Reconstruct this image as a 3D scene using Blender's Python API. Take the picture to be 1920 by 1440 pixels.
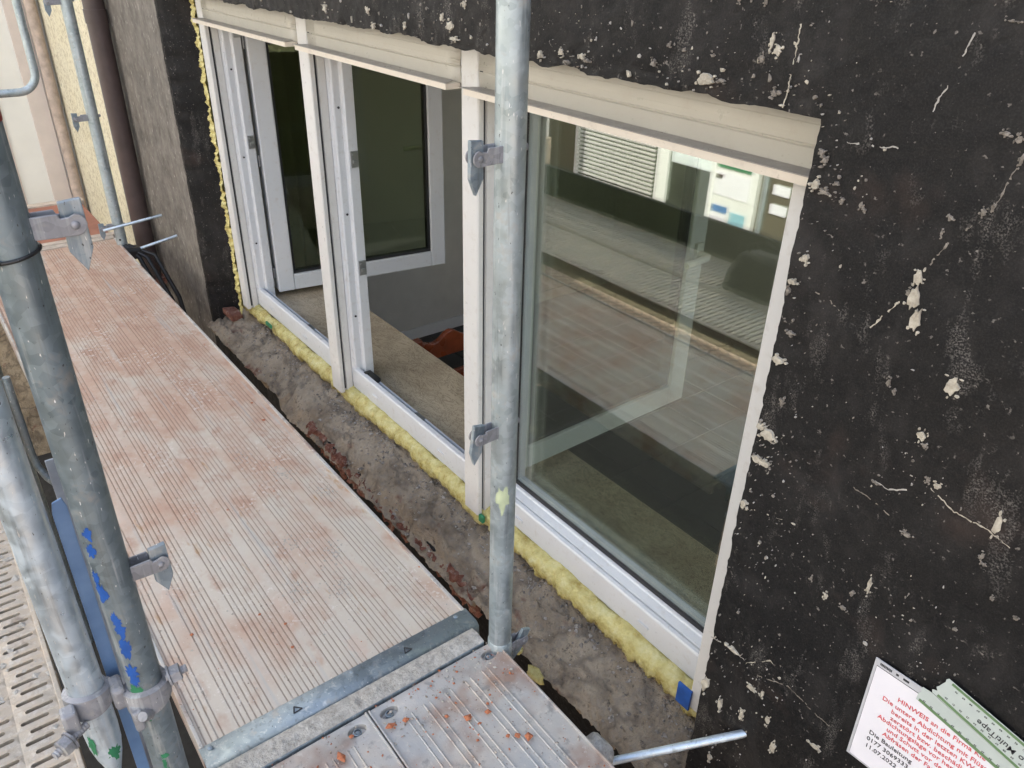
import bpy, bmesh, math, random
from mathutils import Vector, Matrix, noise
for o in list(bpy.data.objects): bpy.data.objects.remove(o)
S = bpy.context.scene
COL = S.collection
R = math.radians
# ------------------------------------------------------------------ camera
cam_d = bpy.data.cameras.new("camera"); cam = bpy.data.objects.new("camera", cam_d); COL.objects.link(cam)
cam_d.sensor_width = 36; cam_d.lens = 1466.9/1920*36; cam_d.clip_start = .02; cam_d.clip_end = 200
cam.matrix_world = (Matrix.Translation((0, -.965, 1.325)) @ Matrix.Rotation(.90514, 4, 'Z')
                    @ Matrix.Rotation(1.05459, 4, 'X') @ Matrix.Rotation(.0262, 4, 'Z'))
S.camera = cam
# ------------------------------------------------------------------ sky, sun, exposure
SUN_EL, SUN_AZ = R(50), R(25)           # azimuth clockwise from +Y: the sun stands behind the house, the scaffold is in open shade
w = bpy.data.worlds.new("World"); S.world = w; w.use_nodes = True
sky = w.node_tree.nodes.new('ShaderNodeTexSky'); sky.sky_type = 'NISHITA'; sky.sun_disc = False
sky.sun_elevation = SUN_EL; sky.sun_rotation = SUN_AZ; sky.dust_density = 3.0; sky.air_density = 1.0; sky.ozone_density = .6
hs = w.node_tree.nodes.new('ShaderNodeHueSaturation'); hs.inputs['Saturation'].default_value = .72   # thin cloud veil
w.node_tree.links.new(sky.outputs[0], hs.inputs['Color']); w.node_tree.links.new(hs.outputs[0], w.node_tree.nodes['Background'].inputs[0])
w.node_tree.nodes['Background'].inputs[1].default_value = .15
sd = bpy.data.lights.new("sun", 'SUN'); sun = bpy.data.objects.new("sun", sd); COL.objects.link(sun)
sd.energy = 3.2; sd.angle = R(.5); sd.color = (1, .965, .91)
sdir = Vector((math.sin(SUN_AZ)*math.cos(SUN_EL), math.cos(SUN_AZ)*math.cos(SUN_EL), math.sin(SUN_EL)))
sun.rotation_euler = (-sdir).to_track_quat('-Z', 'Y').to_euler()
S.view_settings.view_transform = 'Standard'; S.view_settings.look = 'None'; S.view_settings.gamma = 1
S.view_settings.exposure = 1.95; S.view_settings.use_curve_mapping = False
S.render.engine = 'CYCLES'
S.cycles.max_bounces = 6; S.cycles.diffuse_bounces = 3; S.cycles.transparent_max_bounces = 14; S.cycles.glossy_bounces = 4
random.seed(7)
# ------------------------------------------------------------------ material helpers
class NM:
    def __init__(s, name, rough=.6, metal=0., spec=.5):
        s.m = bpy.data.materials.new(name); s.m.use_nodes = True
        s.t = s.m.node_tree; s.n = s.t.nodes; s.b = s.n['Principled BSDF']
        s.b.inputs['Roughness'].default_value = rough; s.b.inputs['Metallic'].default_value = metal
        s.b.inputs['Specular IOR Level'].default_value = spec
        s.c = s.n.new('ShaderNodeTexCoord').outputs['Object']; s.h = None
    def L(s, a, b): s.t.links.new(a, b)
    def put(s, sock, v):
        if isinstance(v, bpy.types.NodeSocket): s.L(v, sock)
        elif isinstance(v, (tuple, list)) and len(v) == 3 and sock.type == 'RGBA': sock.default_value = (*v, 1)
        else: sock.default_value = v
    def map(s, scale=(1, 1, 1), loc=(0, 0, 0), rot=(0, 0, 0), vec=None):
        q = s.n.new('ShaderNodeMapping'); q.inputs['Scale'].default_value = scale; q.inputs['Location'].default_value = loc
        q.inputs['Rotation'].default_value = rot; s.L(vec or s.c, q.inputs[0]); return q.outputs[0]
    def noise(s, scale, detail=4, rough=.6, vec=None, dist=0):
        q = s.n.new('ShaderNodeTexNoise'); q.inputs['Scale'].default_value = scale; q.inputs['Detail'].default_value = min(detail, 3.6)
        q.inputs['Roughness'].default_value = rough; q.inputs['Distortion'].default_value = dist; s.L(vec or s.c, q.inputs['Vector']); return q.outputs['Fac']
    def voro(s, scale, vec=None, feat='F1', out='Distance'):
        q = s.n.new('ShaderNodeTexVoronoi'); q.feature = feat; q.inputs['Scale'].default_value = scale; s.L(vec or s.c, q.inputs['Vector']); return q.outputs[out]
    def ramp(s, f, stops):
        q = s.n.new('ShaderNodeValToRGB'); e = q.color_ramp.elements
        while len(e) < len(stops): e.new(.5)
        for k, (p, c) in enumerate(stops):
            e[k].position = p; e[k].color = (c, c, c, 1) if isinstance(c, (int, float)) else (*c, 1)
        s.put(q.inputs[0], f); return q.outputs[0]
    def mix(s, f, a, b, mode='MIX'):
        q = s.n.new('ShaderNodeMix'); q.data_type = 'RGBA'; q.blend_type = mode
        s.put(q.inputs[0], f); s.put(q.inputs[6], a); s.put(q.inputs[7], b); return q.outputs[2]
    def math(s, op, a, b=0., c=0.):
        q = s.n.new('ShaderNodeMath'); q.operation = op
        s.put(q.inputs[0], a); s.put(q.inputs[1], b); s.put(q.inputs[2], c); return q.outputs[0]
    def xyz(s):
        q = s.n.new('ShaderNodeSeparateXYZ'); s.L(s.c, q.inputs[0]); return q.outputs
    def col(s, v): s.put(s.b.inputs['Base Color'], v); return s
    def rough(s, v): s.put(s.b.inputs['Roughness'], v); return s
    def bump(s, h, strength=.4, dist=.01):
        q = s.n.new('ShaderNodeBump'); q.inputs['Strength'].default_value = strength; q.inputs['Distance'].default_value = dist
        s.L(h, q.inputs['Height'])
        if s.h: s.L(s.h, q.inputs['Normal'])
        s.h = q.outputs[0]; s.L(s.h, s.b.inputs['Normal']); return s
def plain(name, c, rough=.5, metal=0., var=.12, scale=30, bump=.0, spec=.5):
    a = NM(name, rough, metal, spec); n = a.noise(scale, 5)
    a.col(a.ramp(n, [(.25, tuple(x*(1-var) for x in c)), (.75, tuple(min(1, x*(1+var)) for x in c))]))
    a.rough(a.ramp(a.noise(scale*.6, 3), [(.2, max(0, rough-.08)), (.8, min(1, rough+.08))]))
    if bump: a.bump(a.noise(scale*3, 4), bump, .004)
    return a.m
M = {}
# galvanised tube: mottled zinc, vertical scratches, cement haze
def galv(name, dark, light, metal=.55, dirt=(.42, .40, .36), dirtpos=(.56, .7), rough=.42):
    a = NM(name, rough, metal)
    sp = a.voro(90, out='Color'); spv = a.ramp(sp, [(0, dark), (1, light)])
    big = a.noise(9, 6, .65); c = a.mix(a.ramp(big, [(.3, 0), (.72, .85)]), spv, light)
    st = a.noise(60, 4, .6, a.map((1, 1, .06))); c = a.mix(a.ramp(st, [(.58, 0), (.7, .45)]), c, (.72, .73, .72))
    c = a.mix(a.ramp(st, [(.3, .55), (.42, 0)]), c, (.12, .13, .13))
    dn = a.noise(22, 8, .75); c = a.mix(a.ramp(dn, [(dirtpos[0], 0), (dirtpos[1], .7)]), c, dirt)
    sc = a.noise(260, 2, .5, a.map((1, 1, .25))); c = a.mix(a.ramp(sc, [(.70, 0), (.74, .9)]), c, (.8, .8, .78))
    sk = a.noise(230, 2, .5, a.map((1, 1, .5), (4, 2, 7))); c = a.mix(a.ramp(sk, [(.71, 0), (.75, .8)]), c, (.06, .055, .05))
    a.col(c); a.rough(a.ramp(dn, [(.3, rough-.08), (.7, rough+.25)]))
    a.put(a.b.inputs['Metallic'], a.ramp(dn, [(.45, metal), (.7, metal*.3)]))
    a.bump(big, .08, .004).bump(a.noise(300, 3), .05, .001)
    return a.m
M['galv'] = galv('galvanised_tube', (.25, .30, .31), (.46, .52, .54), .7)  # bluish base tints here carry the sky's reflection in the colour
M['galv_dark'] = galv('weathered_tube', (.12, .155, .175), (.25, .30, .325), .65, (.3, .28, .25))
M['galv_bright'] = galv('new_tube', (.40, .48, .54), (.62, .70, .76), .75, (.6, .62, .62), (.62, .8), .34)
M['zinc'] = galv('zinc_steel', (.19, .24, .275), (.32, .375, .415), .65)
M['cast'] = galv('cast_steel', (.2, .2, .21), (.36, .36, .38), .45, rough=.55)
# ribbed aluminium deck under brick dust
a = NM('dusty_aluminium_deck', .6, .15)
st = a.map((.75, 1, 1))
n1 = a.noise(5.5, 7, .62, st); n2 = a.noise(17, 6, .6, a.map((.7, 1, 1), (3, 1, 0))); n3 = a.noise(45, 8, .75)
xg = a.n.new('ShaderNodeMapRange'); a.L(a.xyz()[0], xg.inputs[0]); xg.inputs[1].default_value = -2.9; xg.inputs[2].default_value = -1.1; xg.inputs[3].default_value = .1; xg.inputs[4].default_value = -.12
n1 = a.math('ADD', n1, xg.outputs[0]); n2 = a.math('ADD', n2, a.math('MULTIPLY', xg.outputs[0], .45))
c = a.mix(a.ramp(n1, [(.36, .1), (.60, 1)]), (.615, .56, .48), (.53, .365, .275))
c = a.mix(a.ramp(n2, [(.52, 0), (.7, .8)]), c, (.455, .285, .205))
c = a.mix(a.ramp(n2, [(.3, .4), (.45, 0)]), c, (.62, .575, .51))
z = a.xyz()
ax = a.ramp(z[0], [(0, 0), (1, 1)])
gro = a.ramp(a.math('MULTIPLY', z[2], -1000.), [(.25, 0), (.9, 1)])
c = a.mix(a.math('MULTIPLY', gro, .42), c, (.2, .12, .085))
bs = a.noise(1, 4, .6, a.map((1.1, 26, 1), (2, .3, 0))); c = a.mix(a.ramp(bs, [(.6, 0), (.68, .5)]), c, (.47, .47, .455))
lo = a.noise(11, 6, .7, a.map((.5, 1, 1), (9, 4, 0))); c = a.mix(a.ramp(lo, [(.60, 0), (.66, .5)]), c, (.62, .47, .38))
sp = a.noise(70, 8, .7, a.map((1, 1, 1), (5, 5, 0))); big = a.noise(6, 3, .5, a.map((1, 1, 1), (1, 8, 0)))
c = a.mix(a.math('MULTIPLY', a.ramp(sp, [(.56, 0), (.62, .9)]), a.ramp(big, [(.5, .1), (.64, 1)])), c, (.70, .64, .58))
c = a.mix(a.ramp(a.noise(170, 3, .5), [(.69, 0), (.73, .9)]), c, (.75, .72, .68))
c = a.mix(a.ramp(a.noise(150, 3, .5, a.map((1, 1, 1), (2, 3, 0))), [(.70, 0), (.74, .85)]), c, (.13, .07, .05))
ru = a.noise(9, 6, .7, a.map((.5, 1.6, 1), (7, 2.6, 0))); rm = a.math('MULTIPLY', a.ramp(ru, [(.62, 0), (.70, .7)]), a.math('GREATER_THAN', z[0], -2.0))
c = a.mix(rm, c, (.42, .23, .085))
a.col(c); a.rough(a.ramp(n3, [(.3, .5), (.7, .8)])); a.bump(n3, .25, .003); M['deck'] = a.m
a = NM('grey_aluminium_deck', .5, .35)
n1 = a.noise(7, 8, .65); n3 = a.noise(60, 8, .75)
c = a.mix(a.ramp(n1, [(.35, 0), (.65, 1)]), (.48, .48, .475), (.58, .53, .47))
z = a.xyz(); gx = a.noise(5, 7, .7, a.map((1, 1, 1), (.4, .3, 0)))
c = a.mix(a.ramp(gx, [(.5, 0), (.64, .75)]), c, (.33, .19, .13))
c = a.mix(a.ramp(n3, [(.58, 0), (.68, .7)]), c, (.66, .62, .57))
c = a.mix(a.ramp(a.noise(140, 4, .6, a.map((1, 1, 1), (2, 7, 0))), [(.64, 0), (.69, .85)]), c, (.18, .11, .08))
c = a.mix(a.ramp(a.noise(26, 8, .7, a.map((1, 1, 1), (3, 3, 0))), [(.58, 0), (.66, .6)]), c, (.25, .245, .24))
a.col(c); a.rough(a.ramp(n3, [(.3, .4), (.7, .75)])); a.bump(n3, .2, .003); M['deck_grey'] = a.m
a = NM('steel_plank_mortar', .55, .3)
n1 = a.noise(9, 8, .7); n3 = a.noise(55, 8, .75)
c = a.mix(a.ramp(n1, [(.35, 0), (.65, 1)]), (.44, .395, .33), (.56, .47, .37))
c = a.mix(a.ramp(n3, [(.52, 0), (.62, .8)]), c, (.58, .53, .46))
c = a.mix(a.ramp(a.noise(23, 8, .7), [(.3, .7), (.42, 0)]), c, (.2, .15, .12))
a.col(c); a.bump(n3, .4, .004); M['slot'] = a.m
a = NM('mortar_dust', .9)
c = a.ramp(a.noise(60, 8, .8), [(.3, (.30, .275, .24)), (.55, (.50, .47, .42)), (.75, (.68, .65, .6))])
a.col(c); a.bump(a.noise(90, 8, .8), .9, .006); M['mortar'] = a.m
# bitumen wall
a = NM('black_bitumen_render', .62, 0, .25)
n1 = a.noise(2.6, 8, .62); n2 = a.noise(38, 8, .7); n3 = a.noise(420, 4, .6)
z = a.xyz()
c = a.ramp(n1, [(.3, (.0045, .0045, .005)), (.62, (.010, .0093, .009)), (.8, (.021, .018, .0165))])
c = a.mix(a.ramp(n3, [(.45, 0), (.75, .4)]), c, (.042, .039, .037))
hz = a.noise(7, 8, .7, a.map((1, 1, .55), (3, 0, 5))); c = a.mix(a.ramp(hz, [(.5, 0), (.74, .55)]), c, (.05, .045, .043))
br = a.noise(5, 6, .6, a.map((1, 1, 1), (8, 0, 2))); c = a.mix(a.ramp(br, [(.6, 0), (.76, .4)]), c, (.07, .046, .037))
fs = a.noise(130, 3, .55); c = a.mix(a.math('MULTIPLY', a.ramp(fs, [(.655, 0), (.69, .85)]), a.ramp(n2, [(.4, .1), (.6, 1)])), c, (.22, .20, .18))
sm = a.noise(16, 4, .7, a.map((1, 1, .4), (1, 0, 9))); c = a.mix(a.math('MULTIPLY', a.ramp(sm, [(.56, 0), (.66, .55)]), a.ramp(n3, [(.48, 0), (.62, 1)])), c, (.19, .175, .16))
# the part left of the opening had its coat brushed off: bare grey cement
e = a.math('ADD', z[0], a.math('MULTIPLY', a.math('SUBTRACT', a.noise(11, 6, .7), .5), .05))
gm = a.math('LESS_THAN', e, -3.585)
v = a.noise(15, 8, .7, a.map((1, 1, .65)))
g = a.ramp(v, [(.3, (.10, .09, .078)), (.5, (.175, .158, .138)), (.7, (.25, .23, .20))])
g = a.mix(a.ramp(a.noise(75, 6, .6, a.map((1, 1, .35))), [(.62, 0), (.68, .8)]), g, (.5, .46, .42))
g = a.mix(a.ramp(a.noise(6, 8, .7), [(.3, .5), (.45, 0)]), g, (.085, .08, .075))
c = a.mix(gm, c, g)
a.col(c); a.rough(a.ramp(n2, [(.3, .5), (.7, .75)]))
a.bump(n2, .22, .006).bump(n3, .35, .0012); M['bitumen'] = a.m
a = NM('bare_plaster', .9); a.col(a.ramp(a.noise(60, 8, .7), [(.3, (.27, .24, .19)), (.6, (.47, .43, .35)), (.8, (.62, .59, .5))])); a.bump(a.noise(160, 6), .5, .002); M['chip_cream'] = a.m
a = NM('bare_grey_plaster', .9); a.col(a.ramp(a.noise(90, 8, .8), [(.3, (.10, .088, .072)), (.55, (.22, .195, .165)), (.8, (.36, .33, .29))])); a.bump(a.noise(160, 6), .5, .002); M['chip_grey'] = a.m
M['chip_white'] = plain('lime_fleck', (.36, .34, .31), .9, 0, .25, 80)
# rough sill mortar
a = NM('broken_mortar_bed', .92, 0, .25)
n1 = a.noise(6, 8, .65); n2 = a.noise(42, 8, .75); n3 = a.noise(230, 4, .7)
c = a.ramp(n1, [(.3, (.27, .21, .145)), (.5, (.48, .385, .275)), (.7, (.60, .495, .365))])
c = a.mix(a.ramp(n2, [(.5, 0), (.7, .6)]), c, (.33, .29, .25)); c = a.mix(a.ramp(n2, [(.28, .8), (.42, 0)]), c, (.075, .062, .056))
rd = a.noise(8, 6, .7, a.map((.7, 1, 1), (2, 5, 1))); c = a.mix(a.ramp(rd, [(.60, 0), (.68, .75)]), c, (.21, .072, .052))
c = a.mix(a.ramp(n3, [(.62, 0), (.7, .6)]), c, (.45, .42, .38))
kr = a.noise(4, 4, .6, a.map((.8, 1.3, 1), (4, 4, 0)), .2); c = a.mix(a.ramp(kr, [(.46, 0), (.5, .45), (.54, 0)]), c, (.06, .05, .045))
a.col(c); a.bump(kr, .3, .01).bump(n2, 1., .016).bump(n3, .9, .004); M['sill'] = a.m
a = NM('red_brick', .9, 0, .3); n = a.noise(50, 8, .7)
c = a.ramp(n, [(.3, (.14, .055, .038)), (.5, (.25, .105, .07)), (.66, (.36, .26, .20))]); a.col(c); a.bump(n, .7, .006); M['brick'] = a.m
a = NM('orange_brick_crumb', .9); a.col(a.ramp(a.noise(90, 5), [(.3, (.36, .11, .05)), (.7, (.52, .20, .10))])); a.bump(a.noise(200, 5), .6, .003); M['crumb'] = a.m
a = NM('grey_gravel', .9); a.col(a.ramp(a.voro(120, out='Color'), [(.1, (.17, .145, .12)), (.5, (.34, .295, .245)), (.9, (.56, .5, .43))])); a.bump(a.noise(200, 5), .6, .002); M['gravel'] = a.m
# PU foam
a = NM('expanded_foam', .34, 0, .5); n = a.noise(28, 7, .6); n2 = a.noise(120, 5, .6)
c = a.ramp(n, [(.3, (.38, .285, .075)), (.5, (.56, .49, .185)), (.75, (.66, .61, .32))])
c = a.mix(a.ramp(a.noise(60, 5), [(.68, 0), (.75, .4)]), c, (.36, .23, .05))
a.col(c); 
a.bump(a.noise(45, 4, .6), .5, .008).bump(n2, .6, .005); a.rough(a.ramp(n2, [(.4, .2), (.7, .55)])); M['foam'] = a.m
# window plastics
def pvc(name, c, var=.035):
    a = NM(name, .3, 0, .5); n = a.noise(5, 6, .6); d = a.noise(38, 6, .7)
    q = a.ramp(n, [(.3, tuple(x*(1-var) for x in c)), (.7, c)]); q = a.mix(a.ramp(d, [(.56, 0), (.78, .4)]), q, (.42, .36, .30)); q = a.mix(a.ramp(a.noise(140, 3), [(.68, 0), (.73, .5)]), q, (.3, .25, .2))
    a.col(q); a.rough(a.ramp(d, [(.3, .26), (.8, .5)])); return a.m
M['pvc'] = pvc('white_upvc', (.61, .625, .65)); M['rail'] = pvc('cream_guide_rail', (.63, .62, .60))
M['shutter'] = pvc('beige_shutter_box', (.47, .445, .385)); M['lip'] = pvc('beige_end_slat', (.66, .59, .49)); M['lip_top'] = pvc('grey_end_slat_top', (.30, .275, .25))
M['gasket'] = plain('black_rubber', (.012, .012, .014), .45); M['slotdark'] = plain('dark_recess', (.03, .03, .035), .6)
M['hw'] = plain('hinge_steel', (.35, .36, .37), .35, .8); M['black_plastic'] = plain('black_plastic', (.015, .015, .016), .4)
def glass(name, f0, tint):
    m = bpy.data.materials.new(name); m.use_nodes = True; t = m.node_tree; n = t.nodes; n.clear()
    out = n.new('ShaderNodeOutputMaterial'); mx = n.new('ShaderNodeMixShader'); tr = n.new('ShaderNodeBsdfTransparent'); gl = n.new('ShaderNodeBsdfGlossy')
    tr.inputs[0].default_value = (*tint, 1); gl.inputs['Roughness'].default_value = .0; gl.inputs[0].default_value = (.95, .97, .96, 1)
    lw = n.new('ShaderNodeLayerWeight'); lw.inputs[0].default_value = .5
    p = n.new('ShaderNodeMath'); p.operation = 'POWER'; p.inputs[1].default_value = 5; t.links.new(lw.outputs['Facing'], p.inputs[0])
    q = n.new('ShaderNodeMath'); q.operation = 'MULTIPLY_ADD'; q.inputs[1].default_value = 1-f0; q.inputs[2].default_value = f0; t.links.new(p.outputs[0], q.inputs[0])
    t.links.new(q.outputs[0], mx.inputs[0]); t.links.new(tr.outputs[0], mx.inputs[1]); t.links.new(gl.outputs[0], mx.inputs[2]); t.links.new(mx.outputs[0], out.inputs[0])
    return m
M['glass'] = glass('coated_window_glass', .15, (.91, .94, .90)); M['glass_in'] = glass('sash_glass', .045, (.80, .83, .76))
# interior
a = NM('beige_marble', .28); n = a.noise(4, 8, .65, None, 1.5); v = a.voro(5, a.map((1, 1, 1), (0, 0, 0)), 'DISTANCE_TO_EDGE')
vn = a.noise(9, 10, .75, a.map((1, 2.2, 1)), 3.0)
c = a.ramp(n, [(.3, (.36, .29, .20)), (.7, (.50, .42, .30))]); c = a.mix(a.ramp(vn, [(.47, 0), (.5, .8), (.53, 0)]), c, (.11, .07, .045)); a.col(c); M['marble'] = a.m
a = NM('slate_tile', .5, 0, .3); n = a.noise(5, 8, .65); a.col(a.ramp(n, [(.3, (.035, .036, .035)), (.7, (.06, .06, .057))])); a.bump(a.noise(16, 6), .12, .004); M['tile'] = a.m
M['grout'] = plain('dark_grout', (.008, .008, .008), .9)
M['plaster_in'] = plain('olive_grey_interior_plaster', (.64, .615, .55), .9, 0, .06, 8)
M['curtain'] = plain('olive_curtain_cloth', (.20, .20, .13), .9, 0, .2, 12); M['chairwood'] = plain('varnished_red_wood', (.23, .052, .018), .3, 0, .35, 18)
M['chairseat'] = plain('dark_seat_cloth', (.04, .04, .05), .9)
# neighbours and street
a = NM('cream_roughcast', .95, 0, .2); n = a.noise(150, 5, .7); c = a.mix(a.ramp(a.noise(3, 6), [(.3, 0), (.7, 1)]), (.86, .79, .58), (.90, .84, .65)); c = a.mix(a.ramp(a.noise(48, 4, .7), [(.38, .7), (.52, 0)]), c, (.50, .42, .27)); a.col(c); a.bump(a.noise(95, 6, .7), 1., .012); M['cream'] = a.m
M['cream_s'] = plain('smooth_cream_paint', (.84, .82, .75), .8, 0, .04, 5); M['pink'] = plain('pale_pink_render', (.70, .61, .54), .85, 0, .07, 7, .2)
M['pipe_brown'] = plain('brown_downpipe', (.075, .052, .048), .42, 0, .2, 14); M['pipe_pink'] = plain('painted_old_pipe', (.50, .40, .33), .7, 0, .3, 20, .3)
a = NM('herringbone_paving', .9); q = a.n.new('ShaderNodeTexBrick'); a.L(a.map((1, 1, 1), (0, 0, 0), (0, 0, R(45))), q.inputs['Vector']); q.inputs['Scale'].default_value = 2.6
q.inputs['Color1'].default_value = (.46, .33, .23, 1); q.inputs['Color2'].default_value = (.54, .40, .29, 1); q.inputs['Mortar'].default_value = (.22, .17, .13, 1); q.inputs['Mortar Size'].default_value = .03
a.col(a.mix(a.ramp(a.noise(1.2, 6), [(.35, 0), (.7, .5)]), q.outputs['Color'], (.3, .24, .2))); M['paving'] = a.m
M['dark_ground'] = plain('dark_ground_cover', (.035, .034, .033), .9, 0, .3, 20, .3); M['olive_render'] = plain('olive_brown_render', (.085, .068, .042), .9, 0, .2, 3, .2); M['white_paint'] = plain('white_window_paint', (.76, .75, .72), .5, 0, .05, 5)
M['blind'] = plain('grey_blind_slat', (.42, .40, .37), .5, 0, .05, 5); M['shopglass'] = plain('dim_shop_glass', (.05, .055, .045), .1, 0, .3, 2)
M['lace'] = plain('white_lace', (.66, .70, .70), .8, 0, .08, 9)
M['toe'] = plain('dark_stained_toe_board', (.043, .047, .037), .85, 0, .3, 9, .3); M['ply'] = plain('red_plywood', (.33, .135, .085), .75, 0, .25, 7, .2)
M['oldwood'] = plain('pale_weathered_batten', (.5, .42, .34), .85, 0, .25, 25, .3)
a = NM('sky_tinted_steel', .35, .25); a.col(a.ramp(a.noise(14, 6), [(.3, (.15, .26, .46)), (.7, (.23, .36, .58))])); M['skybar'] = a.m  # blue put into the colour imitates sky mirrored in plain steel
M['greybar'] = plain('grey_steel_bar', (.30, .33, .38), .4, .4)
M['blue'] = plain('blue_paint', (.015, .09, .36), .5, 0, .25, 40); M['green'] = plain('green_paint', (.03, .20, .09), .6, 0, .3, 40)
M['redpaint'] = plain('red_paint', (.33, .035, .02), .5, 0, .3, 30); M['limepaint'] = plain('pale_green_paint', (.50, .56, .36), .6, 0, .15, 40)
M['paper'] = plain('white_paper', (.78, .76, .80), .75, 0, .03, 6); M['film'] = plain('clear_sleeve_film', (.5, .5, .52), .25, 0, .1, 20); M['ink_red'] = plain('red_ink', (.62, .07, .08), .7, 0, .1); M['ink_black'] = plain('black_ink', (.03, .03, .035), .7)
M['tape'] = plain('grey_green_tape', (.48, .53, .50), .5, 0, .05, 20); M['tapegreen'] = plain('green_tape_border', (.13, .22, .10), .6, 0, .1)
M['sky_poster'] = plain('pale_blue_print', (.25, .48, .56), .6, 0, .1, 9); M['poster_blue'] = plain('blue_print', (.08, .2, .42), .6); M['poster_tan'] = plain('tan_print', (.48, .28, .08), .6)
M['rubberbag'] = plain('black_bag_cloth', (.012, .012, .014), .8)
# ------------------------------------------------------------------ mesh helpers
class MB:
    def __init__(s): s.v = []; s.f = []; s.mi = []; s.cur = 0
    def add(s, vs, fs):
        o = len(s.v); s.v += [tuple(p) for p in vs]; s.f += [tuple(i+o for i in f) for f in fs]; s.mi += [s.cur]*len(fs); return s
    def box(s, x0, x1, y0, y1, z0, z1):
        return s.add([(x, y, q) for x in (x0, x1) for y in (y0, y1) for q in (z0, z1)],
                     [(0, 1, 3, 2), (4, 6, 7, 5), (0, 4, 5, 1), (2, 3, 7, 6), (0, 2, 6, 4), (1, 5, 7, 3)])
    def tube(s, pts, r, n=20, cap=True, flat=None):
        pts = [Vector(p) for p in pts]; rs = r if isinstance(r, (list, tuple)) else [r]*len(pts)
        rings = []; prev = None
        for i, p in enumerate(pts):
            t = (pts[min(i+1, len(pts)-1)] - pts[max(i-1, 0)]).normalized()
            if prev is None:
                u = t.orthogonal().normalized()
                if abs(t.z) > .9: u = Vector((1, 0, 0)); u = (u - t*u.dot(t)).normalized()
            else: u = (prev - t*prev.dot(t)).normalized()
            prev = u; q = t.cross(u)
            fl = flat[i] if flat else (1, 1)
            rings.append([p + (u*math.cos(2*math.pi*k/n)*fl[0] + q*math.sin(2*math.pi*k/n)*fl[1])*rs[i] for k in range(n)])
        vs = [x for g in rings for x in g]; fs = []
        for i in range(len(pts)-1):
            for k in range(n): fs.append((i*n+k, i*n+(k+1) % n, (i+1)*n+(k+1) % n, (i+1)*n+k))
        if cap: fs.append(tuple(range(n-1, -1, -1))); fs.append(tuple((len(pts)-1)*n+k for k in range(n)))
        return s.add(vs, fs)
    def prism(s, poly, axis, a, b):            # 2-D polygon extruded along an axis from a to b
        def P(p, t): return {'X': (t, p[0], p[1]), 'Y': (p[0], t, p[1]), 'Z': (p[0], p[1], t)}[axis]
        n = len(poly)
        return s.add([P(p, a) for p in poly]+[P(p, b) for p in poly],
                     [tuple(range(n-1, -1, -1)), tuple(range(n, 2*n))]+[(k, (k+1) % n, n+(k+1) % n, n+k) for k in range(n)])
    def sheet(s, line, axis, ts):              # open polyline swept along an axis through stations ts
        def P(p, t): return {'X': (t, p[0], p[1]), 'Y': (p[0], t, p[1])}[axis]
        n = len(line); return s.add([P(p, t) for t in ts for p in line],
            [(j*n+k, j*n+k+1, (j+1)*n+k+1, (j+1)*n+k) for j in range(len(ts)-1) for k in range(n-1)])
    def build(s, name, mats, parent=None, smooth=None, bevel=0, fixn=True):
        me = bpy.data.meshes.new(name); me.from_pydata(s.v, [], s.f)
        for m in (mats if isinstance(mats, list) else [mats]): me.materials.append(M[m])
        me.polygons.foreach_set('material_index', s.mi)
        if fixn:
            b = bmesh.new(); b.from_mesh(me); bmesh.ops.recalc_face_normals(b, faces=b.faces); b.to_mesh(me); b.free()
        if smooth is not None:
            me.polygons.foreach_set('use_smooth', [True]*len(me.polygons))
            me.set_sharp_from_angle(angle=R(smooth))
        o = bpy.data.objects.new(name, me); COL.objects.link(o)
        if parent: o.parent = parent; o.matrix_parent_inverse = Matrix.Translation(-PL.get(parent.name, Vector()))
        if bevel:
            q = o.modifiers.new('bevel', 'BEVEL'); q.width = bevel; q.segments = 2; q.limit_method = 'ANGLE'
        return o
PL = {}
def tag(o, label, cat, group=None):
    o['label'] = label; o['category'] = cat
    if group: o['group'] = group
    return o
def struct(o): o['kind'] = 'structure'; return o
def stuff(o): o['kind'] = 'stuff'; return o
def empty(name, loc, label, cat, group=None):
    o = bpy.data.objects.new(name, None); COL.objects.link(o); o.location = loc; o.empty_display_size = .05
    PL[o.name] = Vector(loc); return tag(o, label, cat, group)
def fbm(x, y=0., zz=0., oct=4):
    return noise.fractal(Vector((x, y, zz)), .6, 2.1, oct)
def rock(mb, p, r, flat=.7, seed=None):
    rnd = random if seed is None else random.Random(seed)
    t = [(1, 0, 0), (-1, 0, 0), (0, 1, 0), (0, -1, 0), (0, 0, 1), (0, 0, -1)]
    vs = []
    ang = rnd.random()*6.3; ca, sa = math.cos(ang), math.sin(ang); st = .6+.8*rnd.random()
    for x, y, q in t:
        x2 = x*st*(.7+.6*rnd.random())+.25*(rnd.random()-.5); y2 = y*(.7+.6*rnd.random())+.25*(rnd.random()-.5); q2 = q*flat*(.6+.6*rnd.random())
        vs.append((p[0]+r*(x2*ca-y2*sa), p[1]+r*(x2*sa+y2*ca), p[2]+r*q2))
    mb.add(vs, [(0, 2, 4), (2, 1, 4), (1, 3, 4), (3, 0, 4), (2, 0, 5), (1, 2, 5), (3, 1, 5), (0, 3, 5)])
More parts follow.
